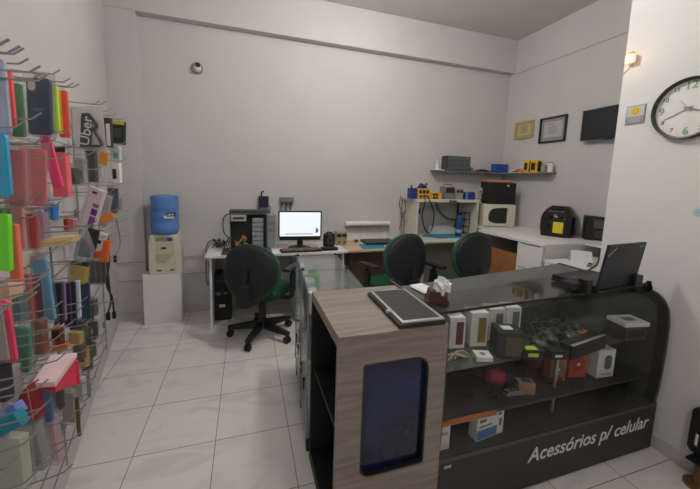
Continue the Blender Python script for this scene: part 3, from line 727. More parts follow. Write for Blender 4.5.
# on the hutch shelf
Y = 3.44
def on_hutch(px0, px1, py0):
    x0 = at_y(px0, 196, Y).x; x1 = at_y(px1, 196, Y).x; return (x0 + x1) / 2, x1 - x0, at_y((px0 + px1) / 2, py0, Y).z - ht
cx, w, h = on_hutch(408, 416, 187.5)
bluep = mat('blue_plastic', srgb(42, 54, 132), .4); yel = mat('yellow_plastic', srgb(226, 176, 38), .4)
cx, w, h = on_hutch(409.5, 416, 188)
t = thing('iron_holder', 'blue soldering iron holder at the end of the hutch shelf', 'holder', (cx, Y, ht))
b = MB(); b.box((-w / 2, -.03, 0), (w / 2, .06, h), .006); b.build('body', bluep, t, smooth=False)
b = MB(); b.tube([(-.02, 0, h - .01), (-.03, -.01, h + .035)], [.014, .009]); b.build('sleeve', bluep, t)
for i, (a, c, top, lab) in enumerate(((416.3, 428.5, 188.5, 'large yellow and black solder station on the hutch shelf, with a blue handle on top'), (430, 440, 192.5, 'small yellow solder station on the hutch shelf beside the grey power supply'))):
    cx, w, h = on_hutch(a, c, top)
    t = thing('solder_station', lab, 'solder station', (cx, Y, ht))
    b = MB(); b.box((-w / 2, -.04, 0.004), (w / 2, .08, h), .004); b.build('body', yel, t, smooth=False)
    for q in range(3 if i == 0 else 2):
        b = MB(); x = -w / 2 + w * (.2 + .28 * q); b.box((x - .018, -.042, h * .52), (x + .018, -.0401, h * .85)); b.build('display', black, t, smooth=False)
        b = MB(); b.cyl((x, -.04, h * .26), (x, -.055, h * .26), .014, n=14); b.build('knob', black, t)
    b = MB(); b.box((-w / 2 + .01, -.03, 0), (w / 2 - .01, .07, .004)); b.build('base', black, t, smooth=False)
    if i == 0:
        b = MB(); b.tube(bez([(-.05, 0, h + .006), (-.03, 0, h + .05), (.02, 0, h + .03), (.05, 0, h + .06)], 6), .014); b.tube([(-.06, .02, h + .012), (.06, .02, h + .016)], .014); b.build('hot_air_handle', bluep, t)
        b = MB(); z_ = ht; P = [(.0, -.06, h * .4), (-.02, -.10, -.05), (-.06, -.12, -.18), (-.01, -.13, -.36), (.06, -.13, -.38), (.10, -.12, -.20), (.06, -.11, -.06), (.03, -.075, .03)]
        b.tube(bez(P, 8), .007); b.build('hose', black, t)
cx, w, h = on_hutch(443, 452.5, 184.5)
t = thing('power_supply', 'tall grey power supply with a handle on the hutch shelf', 'power supply', (cx, Y, ht))
b = MB(); b.box((-w / 2, -.04, .003), (w / 2, .08, h * .86), .003); b.build('body', mat('psu_blue_grey', srgb(120, 126, 128), .5), t, smooth=False)
b = MB(); b.box((-w / 2 + .01, -.042, h * .44), (w / 2 - .01, -.0401, h * .78)); b.build('display', black, t, smooth=False)
b = MB(); b.tube([(-w / 2 + .01, .02, h * .86), (-w / 2 + .01, .02, h), (w / 2 - .01, .02, h), (w / 2 - .01, .02, h * .86)], .005); b.build('handle', darkgrey, t)
b = MB(); b.box((-w / 2 + .01, -.03, 0), (w / 2 - .01, .07, .003)); b.build('base', black, t, smooth=False)
cx, w, h = on_hutch(454, 461, 188.5)
t = thing('bench_meter', 'beige meter with twin displays on the hutch shelf beside the blue box', 'meter', (cx, Y, ht))
b = MB(); b.box((-w / 2, -.04, 0), (w / 2, .07, h), .003); b.build('body', mat('meter_beige', (1, 1, 1)), t, smooth=False)
for s in (-1, 1):
    b = MB(); b.box((s * w / 4 - w * .2, -.042, h * .62), (s * w / 4 + w * .2, -.0401, h * .85)); b.build('display', black, t, smooth=False)
cx, w, h = on_hutch(463.5, 473, 192)
carton('parts_box', 'blue box on the hutch shelf beside the twin-display meter', (cx, Y + .01, ht), (w, .09, h), 0, bluep, [('f', .0, .0, .3, 1)], mat('light_blue_card', srgb(90, 130, 180), .5))
b = MB(); cx, w, h = on_hutch(474.5, 482, 187)
for k in range(8): b.tube(bez([(cx + random.uniform(-w / 2, w / 2), Y + random.uniform(-.03, .05), ht + .006), (cx + random.uniform(-w / 2, w / 2), Y + random.uniform(-.03, .05), ht + random.uniform(.03, h)), (cx + random.uniform(-w / 2, w / 2), Y + random.uniform(-.03, .05), ht + .02)], 6), .006, 6)
o = b.build('cable_bundle', mat('cable_white', srgb(190, 190, 188), .5), None); tag(o, 'coil of white cables on the hutch shelf next to the black oven', 'cables'); o['kind'] = 'stuff'
cable('dark cable sagging from under the hutch shelf', [(2.30, 3.60, ht - .04), (2.38, 3.62, ht - .16), (2.52, 3.63, ht - .26), (2.66, 3.63, ht - .28)], .008, cab)
cable('black cord running up behind the wire rack', [(2.66, 3.62, ht - .06), (2.67, 3.63, ht - .2), (2.64, 3.63, ht - .40)], .012, cab)
b = MB(); x = at_y(421.5, 212, 3.5).x
t = thing('plug_adapter', 'black plug block on the wall inside the hutch behind the hanging hose', 'plug', (x, YB, at_y(421, 211, YB).z)); b.box((-.05, -.04, -.03), (.06, -.001, .03), .006); b.build('body', black, t, smooth=False); b = MB(); b.tube([(0, -.02, -.03), (0, -.02, -.06)], .006); b.build('cord', black, t)
# ------------------------------------------------------------------ kitchen bench along the far right wall
BZ = .93
bx = at_z(511, 236.8, BZ).x; by1 = at_z(480, 229.3, BZ).y; by0 = at_z(543, 244.5, BZ).y
bxe = XR
t = thing('bench', 'white laminate bench with drawers and an open bay holding cardboard, under the air fryer', 'cabinet', (bx, by0, 0))
W, Ln = XR - .002 - bx, by1 - by0
b = MB(); b.box((0, 0, BZ - .028), (W, Ln + .0, BZ), .002); b.box((HX1 + .02 - bx, Ln, BZ - .028), (W, YB - .003 - by0, BZ)); b.build('worktop', white, t, smooth=False)
b = MB(); b.box((.03, .018, .05), (W, .036, BZ - .029)); b.build('side_panel', white, t, smooth=False)
mid = at_x(516, 262, bx).y - by0
b = MB(); b.box((.02, mid, .05), (W, mid + .018, BZ - .029)); b.build('divider', white, t, smooth=False)
b = MB(); b.box((.02, Ln - .02, .05), (W, Ln - .002, BZ - .029)); b.build('side_panel', white, t, smooth=False)
b = MB(); b.box((W - .02, .036, .05), (W - .002, Ln - .02, BZ - .029)); b.build('back_panel', mat('bay_dark', (.05, .05, .055), .7), t, smooth=False)
b = MB(); b.box((.03, .036, .02), (W - .02, Ln - .02, .05)); b.build('plinth', white, t, smooth=False)
zz = [BZ - .032, .66, .36, .06]
for k in range(3):
    b = MB(); b.box((.004, .02, zz[k + 1] + .004), (.02, mid - .004, zz[k]), .002); d_ = b.build('drawer', white, t, smooth=False)
    b = MB(); b.box((-.001, .05, zz[k] - .006), (.004, mid - .03, zz[k] - .001)); b.build('handle', alu, d_, smooth=False)
cardm = mat('cardboard', srgb(160, 108, 62), .8, var=.1, scale=5)
y0 = at_x(512, 275, bx + .10).y
t = thing('cardboard_sheet', 'brown cardboard box leaning inside the open bay of the white bench', 'box', (bx + .06, by0 + mid + .03, .06))
b = MB(); L2 = Ln - mid - .08
b.box((0, .0, 0), (.10, L2, .68), .003); b.build('carton', cardm, t, smooth=False)
b = MB(); b.box((-.001, L2 * .62, .30), (-.0002, L2 * .62 + .10, .35)); b.build('label_sticker', paper, t, smooth=False)
b = MB(); b.box((-.05, L2 * .55, .0), (-.002, L2, .34), .003); b.build('flap', mat('cardboard_dark', srgb(128, 84, 50), .8), t, smooth=False)
# microwave facing the room at an angle
a0 = at_depth(480.5, 223, 3.72); 
mwx = at_z(480.5, 226.5, BZ); 
pl_ = Vector((max(mwx.x + .03, HX1 + .03), mwx.y, BZ + .0005)); ang = math.radians(-17)
dep = (pl_ - CAM).dot(R2)
mw = 32.0 * dep / FPX; mh = 22.5 * dep / FPX
t = thing('microwave', 'cream microwave with a rounded dark window on the white bench', 'microwave', pl_, ang)
b = MB(); b.box((0, .012, .006), (mw, .27, mh), .008); b.build('body', cream, t, smooth=False)
b = MB(); b.box((.003, 0, .008), (mw * .80, .013, mh - .003), .004); d_ = b.build('door', cream, t, smooth=False)
wl = [(mw * .17, mh * .28), (mw * .26, mh * .20), (mw * .42, mh * .15), (mw * .72, mh * .16), (mw * .73, mh * .18), (mw * .73, mh * .84), (mw * .72, mh * .86), (mw * .42, mh * .84), (mw * .27, mh * .80), (mw * .19, mh * .68), (mw * .155, mh * .48)]
b = MB(); b.prism(wl, .004, M=T(0, -.003, 0)); b.build('window', mat('microwave_window', (.03, .032, .028), .3), d_, smooth=False)
b = MB(); b.box((mw * .81, 0, .008), (mw - .003, .013, mh - .003), .004); pn = b.build('control_panel', cream, t, smooth=False)
b = MB(); b.cyl((mw * .90, 0, mh * .62), (mw * .90, -.012, mh * .62), .020, n=18); b.build('knob', cream, pn)
b = MB(); b.cyl((mw * .90, 0, mh * .36), (mw * .90, -.012, mh * .36), .020, n=18); b.build('knob', cream, pn)
b = MB()
for x in (.04, mw - .04):
    for y in (.04, .24): b.cyl((x, y, 0), (x, y, .008), .012, n=10)
b.build('base', black, t)
# black box on the microwave and the orange folder on that
t = thing('black_carton', 'black box on top of the cream microwave', 'box', pl_ + RZ(ang).to_3x3() @ Vector((.045, .02, mh + .0005)) + Vector((0, 0, .012)), ang)
bh = 20.5 * dep / FPX
b = MB(); b.box((0, 0, 0), (mw * .86, .24, bh), .006); b.build('carton', black, t, smooth=False)
b = MB(); b.box((.58 * mw, -.001, bh * .82), (.64 * mw, -.0002, bh * .9)); b.build('label_sticker', paper, t, smooth=False)
b = MB(); b.box((.02, .0, -.012), (mw * .9, .2, -.0005)); b.build('base', blackmat, t, smooth=False)
t = thing('folder', 'orange-brown folder lying on top of the black box', 'folder', pl_ + RZ(ang).to_3x3() @ Vector((.03, .03, mh + bh + .0135)), ang)
orangeb = mat('orange_brown_card', srgb(172, 98, 66), .6)
b = MB(); b.box((0, 0, 0), (mw * .8, .2, .012), .002); b.build('cover', orangeb, t, smooth=False)
b = MB(); b.box((.02, .03, .0125), (mw * .75, .2, .03), .002); b.build('sheets', mat('peach_paper', srgb(210, 160, 130), .7), t, smooth=False)

# air fryer
a = at_z(567, 238, BZ); dep = (Vector(a) - CAM).dot(R2)
fw = 30 * dep / FPX; fh = 31 * dep / FPX
fx, fy = a.x + .03, a.y + .14
t = thing('air_fryer', 'black rounded air fryer with a yellow sticker at the end of the white bench', 'air fryer', (fx, fy, BZ), math.radians(-66))
gl = mat('glossy_black', (.010, .010, .011), .18)
def blob(w, d, h, n=28):
    rows = []
    for k in range(13):
        u = k / 12; z = h * u
        s = (1 - max(0, (u - .45) / .55) ** 2.6 * .45) * (.93 + .07 * min(1, u * 5)) if u < 1 else 0.5
        row = []
        for q in range(n + 1):
            a = 2 * PI * q / n; ca, sa = math.cos(a), math.sin(a); e = .55
            x = math.copysign(abs(ca) ** e, ca) * w / 2 * s; y = math.copysign(abs(sa) ** e, sa) * d / 2 * s
            y += (u > .6) * (u - .6) * .08
            row.append((x, y, z))
        rows.append(row)
    return rows
b = MB(); rw = blob(fw, fw * .92, fh); b.grid(rw); bm = b.bm
b.bm.faces.new([b.bm.verts.new(p) for p in rw[-1][:-1]]); b.bm.faces.new([b.bm.verts.new(p) for p in rw[0][:-1]][::-1])
b.build('body', gl, t)
b = MB(); b.box((-fw * .36, -fw * .475, fh * .08), (fw * .36, -fw * .30, fh * .52), .02, seg=3); dr = b.build('basket_drawer', black, t)
b = MB(); b.box((-fw * .30, -fw * .60, fh * .30), (-fw * .14, -fw * .47, fh * .42), .01); b.build('handle', black, dr)
b = MB(); b.box((-fw * .02, -fw * .482, fh * .14), (fw * .28, -fw * .476, fh * .50)); b.build('sticker', mat('yellow_sticker', srgb(225, 205, 50), .5), dr, smooth=False)
b = MB(); b.prism([(-fw * .30, fh * .58), (fw * .30, fh * .58), (fw * .22, fh * .86), (-fw * .22, fh * .86)], .03, M=T(0, -fw * .46, 0) @ RX(math.radians(-9)), bev=.004); pn = b.build('control_panel', mat('panel_silver', srgb(105, 100, 98), .35), t)
for s in (-1, 1):
    b = MB(); b.cyl((s * .05, -fw * .44, fh * .72), (s * .05, -fw * .52, fh * .71), .026, n=18); b.build('dial', black, pn)

# small white wall shelf with a black device
SZ2 = .93
x0 = at_z(602, 243.8, SZ2)
sy0, sy1 = x0.y - .35, by0 + .03
t = thing('bracket_shelf', 'short white shelf on the wall carrying a black device, lower than the air fryer', 'shelf', (XR - .36, sy0, SZ2))
fx0 = at_z(585, 243, SZ2).x
b = MB(); b.box((fx0 - XR + .36, 0, -.018), (.358, by0 - .004 - sy0, 0), .001); b.build('board', white, t, smooth=False)
b = MB(); b.box((.10, .22, -.10), (.358, .235, -.0185)); b.box((.33, .22, -.30), (.358, .235, -.1)); b.build('bracket', darkgrey, t, smooth=False)
a = at_z(596, 241.5, SZ2); dep = (Vector(a) - CAM).dot(R2); dw = 24 * dep / FPX; dh = 24.5 * dep / FPX
t = thing('coffee_maker', 'black boxy machine with a grey window on the short white shelf', 'machine', (a.x + .13, a.y + .09, SZ2), math.radians(-46))
b = MB(); b.box((-dw / 2, -.10, 0), (dw / 2, .11, dh), .012); b.build('body', black, t, smooth=False)
b = MB(); b.box((-dw * .22, -.104, dh * .52), (dw * .34, -.1005, dh * .86)); b.build('window', mat('device_window', srgb(90, 90, 92), .25), t, smooth=False)
b = MB(); b.box((-dw * .15, -.112, dh * .12), (dw * .3, -.1005, dh * .42), .004); b.build('tray', darkgrey, t, smooth=False)
# low white cabinet with a paper stand
LZ = at_x(545, 259.5, bx).z
lc0 = Vector((bx, by0, 0))
t = thing('low_cabinet', 'low white cabinet below the short shelf, with a folded white card on it', 'cabinet', (lc0.x, 1.62, 0))
W = XR - .003 - lc0.x; Lc = min(lc0.y, by0 - .02) - 1.62
b = MB(); b.box((0, 0, .04), (W, Lc, LZ - .02)); b.build('body', white, t, smooth=False)
b = MB(); b.box((-.015, -.01, LZ - .0195), (W, Lc + .0, LZ), .002); b.build('worktop', white, t, smooth=False)
for k in range(2):
    y = .02 + k * Lc / 2
    b = MB(); b.box((-.014, y, .06), (-.0005, y + Lc / 2 - .03, LZ - .03), .002); d_ = b.build('door', white, t, smooth=False)
    b = MB(); b.box((-.026, y + Lc / 2 - .07, LZ - .16), (-.0145, y + Lc / 2 - .055, LZ - .08), .002); b.build('handle', alu, d_, smooth=False)
b = MB(); b.box((.02, .02, 0), (W - .02, Lc - .02, .04)); b.build('plinth', darkgrey, t, smooth=False)
a = at_z(580, 262, LZ); dep = (Vector(a) - CAM).dot(R2); cw_ = 18 * dep / FPX
t = thing('folded_card', 'white folded card standing on the low white cabinet', 'card', (a.x, a.y, LZ), math.radians(-38))
b = MB(); b.grid([[(-cw_ / 2, -.05, .001), (cw_ / 2, -.05, .001)], [(-cw_ / 2, 0, .10), (cw_ / 2, 0, .10)], [(-cw_ / 2, .05, .001), (cw_ / 2, .05, .001)]]); b.build('card', paper, t, smooth=False, solid=.002)
a = at_z(583, 263.5, LZ)
t = thing('pen_holder', 'small grey clip lying in front of the folded white card', 'clip', (a.x - .02, a.y - .07, LZ), .5); b = MB(); b.box((-.06, -.015, 0), (.06, .015, .012), .003); b.build('body', midgrey, t, smooth=False); b = MB(); b.box((.02, -.01, .0125), (.05, .01, .018), .002); b.build('button', black, t, smooth=False)
cable('dark cable drooping from the short shelf to the low cabinet', [at_x(601, 246, 3.2), at_x(599.5, 256, 3.15), at_z(597, 264, LZ + .008), at_z(590, 269, LZ + .007), at_z(586, 271, LZ + .007)], .006, cab)
cable('thin dark cable hanging beside the air fryer', [at_x(567, 240, 3.33), at_x(563, 247, 3.33), at_x(562, 255, 3.33)], .005, cab)

# ------------------------------------------------------------------ shelves on the wall
WZ = 1.612
sx0 = at_y(434.5, 170, 3.56).x
shm = mat('shelf_board', srgb(150, 148, 144), .5)
t = thing('wall_shelf', 'thin shelf on the far wall with dark drawers and a blue box on it', 'shelf', (sx0, YB, WZ))
b = MB(); b.box((0, -.14, -.010), (XR - sx0 - .001, -.001, 0), .001); b.build('board', shm, t, smooth=False)
for x in (.15, .85):
    b = MB(); b.box((x, -.10, -.022), (x + .012, -.001, -.0145)); b.build('bracket', shm, t, smooth=False)
sye = at_x(549, 172.5, XR - .12).y
t = thing('wall_shelf', 'short shelf on the side wall with yellow boxes and white cups on it', 'shelf', (XR, sye, WZ))
b = MB(); b.box((-.14, 0, -.010), (-.001, YB - .145 - sye, 0), .001); b.build('board', shm, t, smooth=False)
for y in (.10, .40):
    b = MB(); b.box((-.10, y, -.022), (-.001, y + .012, -.0145)); b.build('bracket', shm, t, smooth=False)
Y = 3.58
def on_shelf(px0, px1, py0):
    x0 = at_y(px0, 165, Y).x; x1 = at_y(px1, 165, Y).x; return (x0 + x1) / 2, x1 - x0, at_y((px0 + px1) / 2, py0, Y).z - WZ
cx, w, h = on_shelf(434, 440, 159.5)
t = thing('figurine', 'small white figure at the end of the far wall shelf', 'figure', (cx, Y, WZ))
b = MB(); b.lathe([(0, 0), (.05, 0), (.05, .012), (.02, .02), (.022, .06), (.010, .08), (.014, .10), (.008, h), (0, h)]); b.build('body', paper, t)
b = MB(); b.box((-.06, -.02, 0), (.10, .03, .010)); b.build('base', paper, t, smooth=False)
cx, w, h = on_shelf(444.5, 467.5, 156.5)
t = thing('drawer_organizer', 'dark grey drawer organizer with many small drawers on the far wall shelf', 'organizer', (cx, Y, WZ))
b = MB(); b.box((-w / 2, -.055, 0), (w / 2, .07, h), .003); b.build('cabinet', darkgrey, t, smooth=False)
for r in range(3):
    for c in range(4):
        x = -w / 2 + .008 + c * (w - .012) / 4; z = .006 + r * (h - .01) / 3
        b = MB(); b.box((x, -.062, z), (x + (w - .012) / 4 - .004, -.0555, z + (h - .01) / 3 - .004), .002); d_ = b.build('drawer', mat('drawer_smoke', srgb(96, 100, 106), .35), t, smooth=False)
        b = MB(); b.box((x + .02, -.067, z + .008), (x + .04, -.0622, z + .014)); b.build('pull', black, d_, smooth=False)
cx, w, h = on_shelf(470, 473.5, 163)
carton('matchbox', 'tiny tan box on the far wall shelf beside the drawer organizer', (cx, Y, WZ), (.035, .04, .05), 0, mat('tan_card', srgb(170, 145, 115), .6), [('f', .1, .1, .9, .9)], cardm)
b = MB(); x0 = at_y(474, 168, Y).x; x1 = at_y(490, 168, Y).x
for k in range(6): b.tube(bez([(x0 + random.uniform(0, .03), Y + random.uniform(-.04, .04), WZ + .008), ((x0 + x1) / 2, Y + random.uniform(-.04, .04), WZ + random.uniform(.01, .035)), (x1 - random.uniform(0, .03), Y + random.uniform(-.04, .04), WZ + .008)], 6), .008, 6)
o = b.build('cable_bundle', cab, None); tag(o, 'dark cables lying on the far wall shelf beside the blue box', 'cables'); o['kind'] = 'stuff'
cx, w, h = on_shelf(494, 505, 164.3)
t = thing('blue_box', 'bright blue box with a lid on the far wall shelf', 'box', (cx, Y, WZ)); bl = mat('bright_blue', srgb(36, 84, 160), .4)
b = MB(); b.box((-w / 2, -.05, 0), (w / 2, .05, h * .7), .003); b.build('body', bl, t, smooth=False)
b = MB(); b.box((-w / 2 - .003, -.053, h * .7), (w / 2 + .003, .053, h), .003); b.build('lid', bl, t, smooth=False)
X = XR - .08
def on_side(px0, px1, py0, py1=171):
    a = at_x(px0, py1, X); c = at_x(px1, py1, X); m_ = at_x((px0 + px1) / 2, py0, X); return (a.y + c.y) / 2, abs(a.y - c.y), m_.z - WZ
y, w, h = on_side(516, 523, 165.5)
t = thing('tool', 'orange and brown tool lying on the side wall shelf beside the yellow boxes', 'tool', (X, min(y, YB - .22), WZ), PI / 2); b = MB(); b.tube(bez([(-.06, 0, .012), (-.01, .01, .035), (.05, 0, .02)], 6), .014); b.build('handle', mat('orange_plastic', srgb(215, 110, 50), .4), t); b = MB(); b.tube([(.05, 0, .02), (.12, -.01, .014)], .006); b.build('shank', darkgrey, t)
for i, (a, c, lab) in enumerate(((525.5, 530.5, 'yellow and black box on the side wall shelf, nearest the orange tool'), (532, 539, 'yellow and black box on the side wall shelf, nearest the white cups'))):
    y, w, h = on_side(a, c, 160.5)
    carton('yellow_box', lab, (X, y, WZ), (max(w, .05), .07, h), PI / 2 + PI, yel, [('f', .1, .15, .9, .85)], black) if False else carton('yellow_box', lab, (X, y, WZ), (max(w, .05), .07, h), -PI / 2, yel, [('f', .12, .2, .7, .8), ('r', .1, .1, .9, .9)], black)
for i, (a, c, top, lab, m_) in enumerate(((541, 546, 165.5, 'grey cup on the side wall shelf beside the yellow boxes', lam_grey), (547.5, 552.5, 162.5, 'white cup with a dark lid at the end of the side wall shelf', whitep))):
    y, w, h = on_side(a, c, top)
    t = thing('cup', lab, 'cup', (X, y, WZ)); b = MB(); b.lathe([(0, 0), (w * .42, 0), (w * .5, h * .92), (w * .46, h * .92), (w * .40, .006), (0, .006)]); b.build('body', m_, t)
    b = MB(); b.lathe([(0, h * .93), (w * .5, h * .93), (w * .5, h), (0, h)]); b.build('lid', darkgrey if i else m_, t)
# ------------------------------------------------------------------ swivel chairs
gfab = mat('green_fabric', srgb(14, 76, 48), .95, var=.2, scale=60, bump=.2, bscale=200)
gback = mat('chair_back_fabric', srgb(46, 84, 70), .95, var=.2, scale=60, bump=.2, bscale=200)
shell = mat('chair_shell', (.013, .014, .017), .55, bump=.15, bscale=150)
def egg(w, h, n=40):
    """chair back outline: wide just above the middle, rounded at both ends"""
    P = []
    for k in range(n):
        a = 2 * PI * k / n; x = math.cos(a); z = math.sin(a)
        e = .94
        X = math.copysign(abs(x) ** e, x) * w / 2; Z = math.copysign(abs(z) ** e, z) * h / 2
        X *= 1 + .10 * (Z / h) - .25 * max(0, -Z / h - .1)
        P.append((X, Z))
    return P
def pad(outline, depth, bulge, curve, M, name, m, parent, n=7):
    """upholstered pad: outline in x,z, domed towards -y by bulge, curved round the sitter"""
    b = MB(); rows = []
    for k in range(n + 1):
        u = k / n; s = math.cos(u * PI / 2) ** .55 if u < 1 else 0.001
        rows.append([(p[0] * s, -bulge * math.sin(u * PI / 2) + curve * (p[0] * s) ** 2, p[1] * s) for p in outline + outline[:1]])
    t = rows[0]; back = []
    for k in range(n, -1, -1):
        u = k / n; s = math.cos(u * PI / 2) ** .55 if u < 1 else 0.001
        back.append([(p[0] * s, depth * .5 + depth * .5 * math.sin(u * PI / 2) + curve * (p[0] * s) ** 2, p[1] * s) for p in outline + outline[:1]])
    b.grid(rows[::-1] + back[::-1], M=M)
    bmesh.ops.remove_doubles(b.bm, verts=b.bm.verts, dist=1e-5); bmesh.ops.recalc_face_normals(b.bm, faces=b.bm.faces)
    return b.build(name, m, parent)
def swivel_chair(label, loc, heading, legs=5, spin=0.0, bh=.0):
    """local +y is where the sitter faces"""
    t = thing('swivel_chair', label, 'chair', loc, heading)
    sz = .47
    # seat
    seat = [(x, y) for x, y in rrect(.45, .43, .15, 8)]
    b = MB(); rows = []
    for (s, z) in ((.90, sz - .06), (.98, sz - .045), (1.0, sz - .02), (.98, sz - .002), (.90, sz + .012), (.6, sz + .016), (.2, sz + .014), (.001, sz + .013)):
        rows.append([(p[0] * s, p[1] * s + .02, z - .02 * max(0, p[1] * s - .15)) for p in seat + seat[:1]])
    b.grid(rows); bmesh.ops.remove_doubles(b.bm, verts=b.bm.verts, dist=1e-5); bmesh.ops.recalc_face_normals(b.bm, faces=b.bm.faces); b.build('seat', gfab, t)
    b = MB(); rows = [[(p[0] * s, p[1] * s + .02, z) for p in seat + seat[:1]] for (s, z) in ((.001, sz - .095), (.5, sz - .093), (.86, sz - .08), (.96, sz - .058), (.94, sz - .05))]
    b.grid(rows); bmesh.ops.remove_doubles(b.bm, verts=b.bm.verts, dist=1e-5); bmesh.ops.recalc_face_normals(b.bm, faces=b.bm.faces); b.build('seat_shell', shell, t)
    # back
    M = T(0, -.235, .775 + bh) @ RX(math.radians(-7))
    o = egg(.50, .46)
    pad(o, .02, .030, .55, M @ RZ(0), 'back_shell', shell, t)
    pad([(p[0] * 1.055, p[1] * 1.055) for p in o], .07, .0, .55, M @ T(0, .004, 0), 'backrest', gback, t)
    b = MB(); P = bez([(0, .02, sz - .10), (0, -.16, sz - .10), (0, -.255, sz - .05), (0, -.285, sz + .07), (0, -.275, sz + .22)], 6)
    b.tube(P, .026, 10)
    b.box((-.055, -.325, sz - .09), (.055, -.235, sz + .10), .02); b.build('back_bracket', shell, t)
    # arms
    for s in (-1, 1):
        b = MB(); b.tube(bez([(s * .14, .03, sz - .085), (s * .25, .03, sz - .085), (s * .285, .03, sz - .04), (s * .285, .03, sz + .08), (s * .28, .03, sz + .185)], 6), .020, 8); b.box((s * .285 - .014, -.01, sz - .03), (s * .285 + .014, .07, sz + .15), .01); am = b.build('arm', shell, t)
        b = MB(); b.box((s * .28 - .035, -.10, sz + .185), (s * .28 + .035, .14, sz + .212), .012, seg=3); b.build('arm_pad', shell, am)
    # column and base
    b = MB(); b.box((-.09, -.09, sz - .125), (.09, .09, sz - .09), .01); b.cyl((0, 0, .20), (0, 0, sz - .12), .022); b.tube([(.08, .02, sz - .11), (.22, .06, sz - .115)], .007); b.build('mechanism', shell, t)
    if legs == 5:
        b = MB(); b.lathe([(.030, .10), (.045, .10), (.045, .16), (.034, .17), (.034, .31), (.026, .32), (.0, .32)]); b.build('column', shell, t)
        for k in range(5):
            a = spin + k * 2 * PI / 5; M = RZ(a)
            b = MB(); b.prism([(.035, .075), (.30, .072), (.305, .10), (.28, .108), (.035, .15)], .044, M=M @ T(0, -.022, 0), bev=.006); lg = b.build('leg', shell, t)
            b = MB(); b.cyl((.285, -.024, .032), (.285, -.004, .032), .032, n=18, M=M, bev=.006); b.cyl((.285, .004, .032), (.285, .024, .032), .032, n=18, M=M, bev=.006); b.cyl((.285, 0, .032), (.285, 0, .08), .012, n=10, M=M); b.build('caster', black, lg)
    else:
        for (sx, sy) in ((-1, -1), (1, -1), (1, 1), (-1, 1)):
            b = MB(); b.tube([(sx * .12, sy * .12, sz - .10), (sx * .17, sy * .16, sz - .13), (sx * .20, sy * .19, .0)], .013, 8); b.build('leg', chrome, t)
    return t
swivel_chair('black-backed green swivel chair with a five-star base at the white computer desk', (.14, 2.95, 0), math.radians(-33), 5, math.radians(60), -.125)
swivel_chair('green swivel chair with a rounded black back at the wooden desk with the closed laptop', (1.36, 2.82, 0), math.radians(18), 5, .3, -.035)
swivel_chair('green swivel chair with a dark back in front of the repair desk, nearest the microwave', (2.00, 2.68, 0), math.radians(14), 5, .1, -.01)
# ------------------------------------------------------------------ water cooler on its pedestal
y0 = 3.43
xa, xb = at_y(142.5, 300, y0).x, at_y(182, 300, y0).x; hz = .497
xa, xb = -.934, -.612
t = thing('pedestal', 'plain white pedestal box under the water cooler', 'pedestal', ((xa + xb) / 2, y0, 0), math.radians(3))
w = xb - xa
b = MB(); b.box((-w / 2, 0, 0), (w / 2, .018, hz), .001); b.build('front_panel', white, t, smooth=False)
for q in (-w / 2, w / 2 - .018):
    b = MB(); b.box((q, .0185, 0), (q + .018, .14, hz)); b.build('side_panel', white, t, smooth=False)
b = MB(); b.box((-w / 2 + .0185, .0185, hz - .018), (w / 2 - .0185, .14, hz - .0005)); b.build('top', white, t, smooth=False)
cz = hz
ccx, ccy = (at_y(148, 255, 3.50).x + at_y(179, 255, 3.50).x) / 2, 3.435 + .075
ccx += .022
wf = at_y(179, 255, 3.45).x - at_y(148, 255, 3.45).x; hc = at_y(163, 234.5, 3.45).z - hz
t = thing('water_cooler', 'cream tabletop water cooler with a big blue bottle, on the white pedestal', 'water cooler', (ccx, ccy, hz), math.radians(4))
b = MB(); 
side = [(-wf / 2 * .98, .004), (wf / 2 * .98, .004), (wf / 2 * 1.04, .03), (wf / 2 * 1.03, hc * .66), (wf / 2 * .98, hc * .88), (wf / 2 * .92, hc * .97), (wf / 2 * .84, hc), (-wf / 2 * .84, hc), (-wf / 2 * .92, hc * .97), (-wf / 2 * .98, hc * .88), (-wf / 2 * 1.03, hc * .66), (-wf / 2 * 1.04, .03)]
alc = [(-wf * .30, .045), (wf * .30, .045), (wf * .30, hc * .50)] + [(wf * .30 * math.cos(a), hc * .50 + 0 * a) for a in ()] + [(-wf * .30, hc * .50)]
b.prism(side, .014, alc, M=T(0, -.075, 0), bev=0); b.prism(side, .196, M=T(0, -.0609, 0)); b.build('body', cream, t, smooth=False)
b = MB(); b.box((-wf * .30, -.0765, hc * .50), (wf * .30, -.0752, hc * .80), .0005); pn = b.build('front_panel', mat('cream_light', srgb(206, 198, 176), .4), t, smooth=False)
b = MB(); b.ball((-.01, -.078, hc * .66), (.026, .005, .011)); b.build('badge', mat('badge_brown', srgb(80, 66, 56), .3, .4), pn)
b = MB(); b.prism([(wf * .26 * math.cos(a), hc * .50 - .075 * math.sin(a)) for a in [k * PI / 12 for k in range(13)]], .03, M=T(-.02, -.074, 0)); b.build('spout_cover', mat('cream_shade', srgb(186, 178, 156), .45), t, smooth=False)
for s in (-1, 1):
    b = MB(); b.box((s * .055 - .02, -.0765, .026), (s * .055 + .02, -.0751, .040)); b.build('tap_mark', black, t, smooth=False)
b = MB(); b.box((-wf * .30, -.0765, hc * .83), (wf * .27, -.0752, hc * .93)); b.build('button_strip', lam_grey, t, smooth=False)
b = MB(); b.box((wf * .08, -.0775, hc * .83), (wf * .22, -.0765, hc * .93)); b.build('button', mat('button_blue', srgb(50, 70, 150), .4), t, smooth=False)
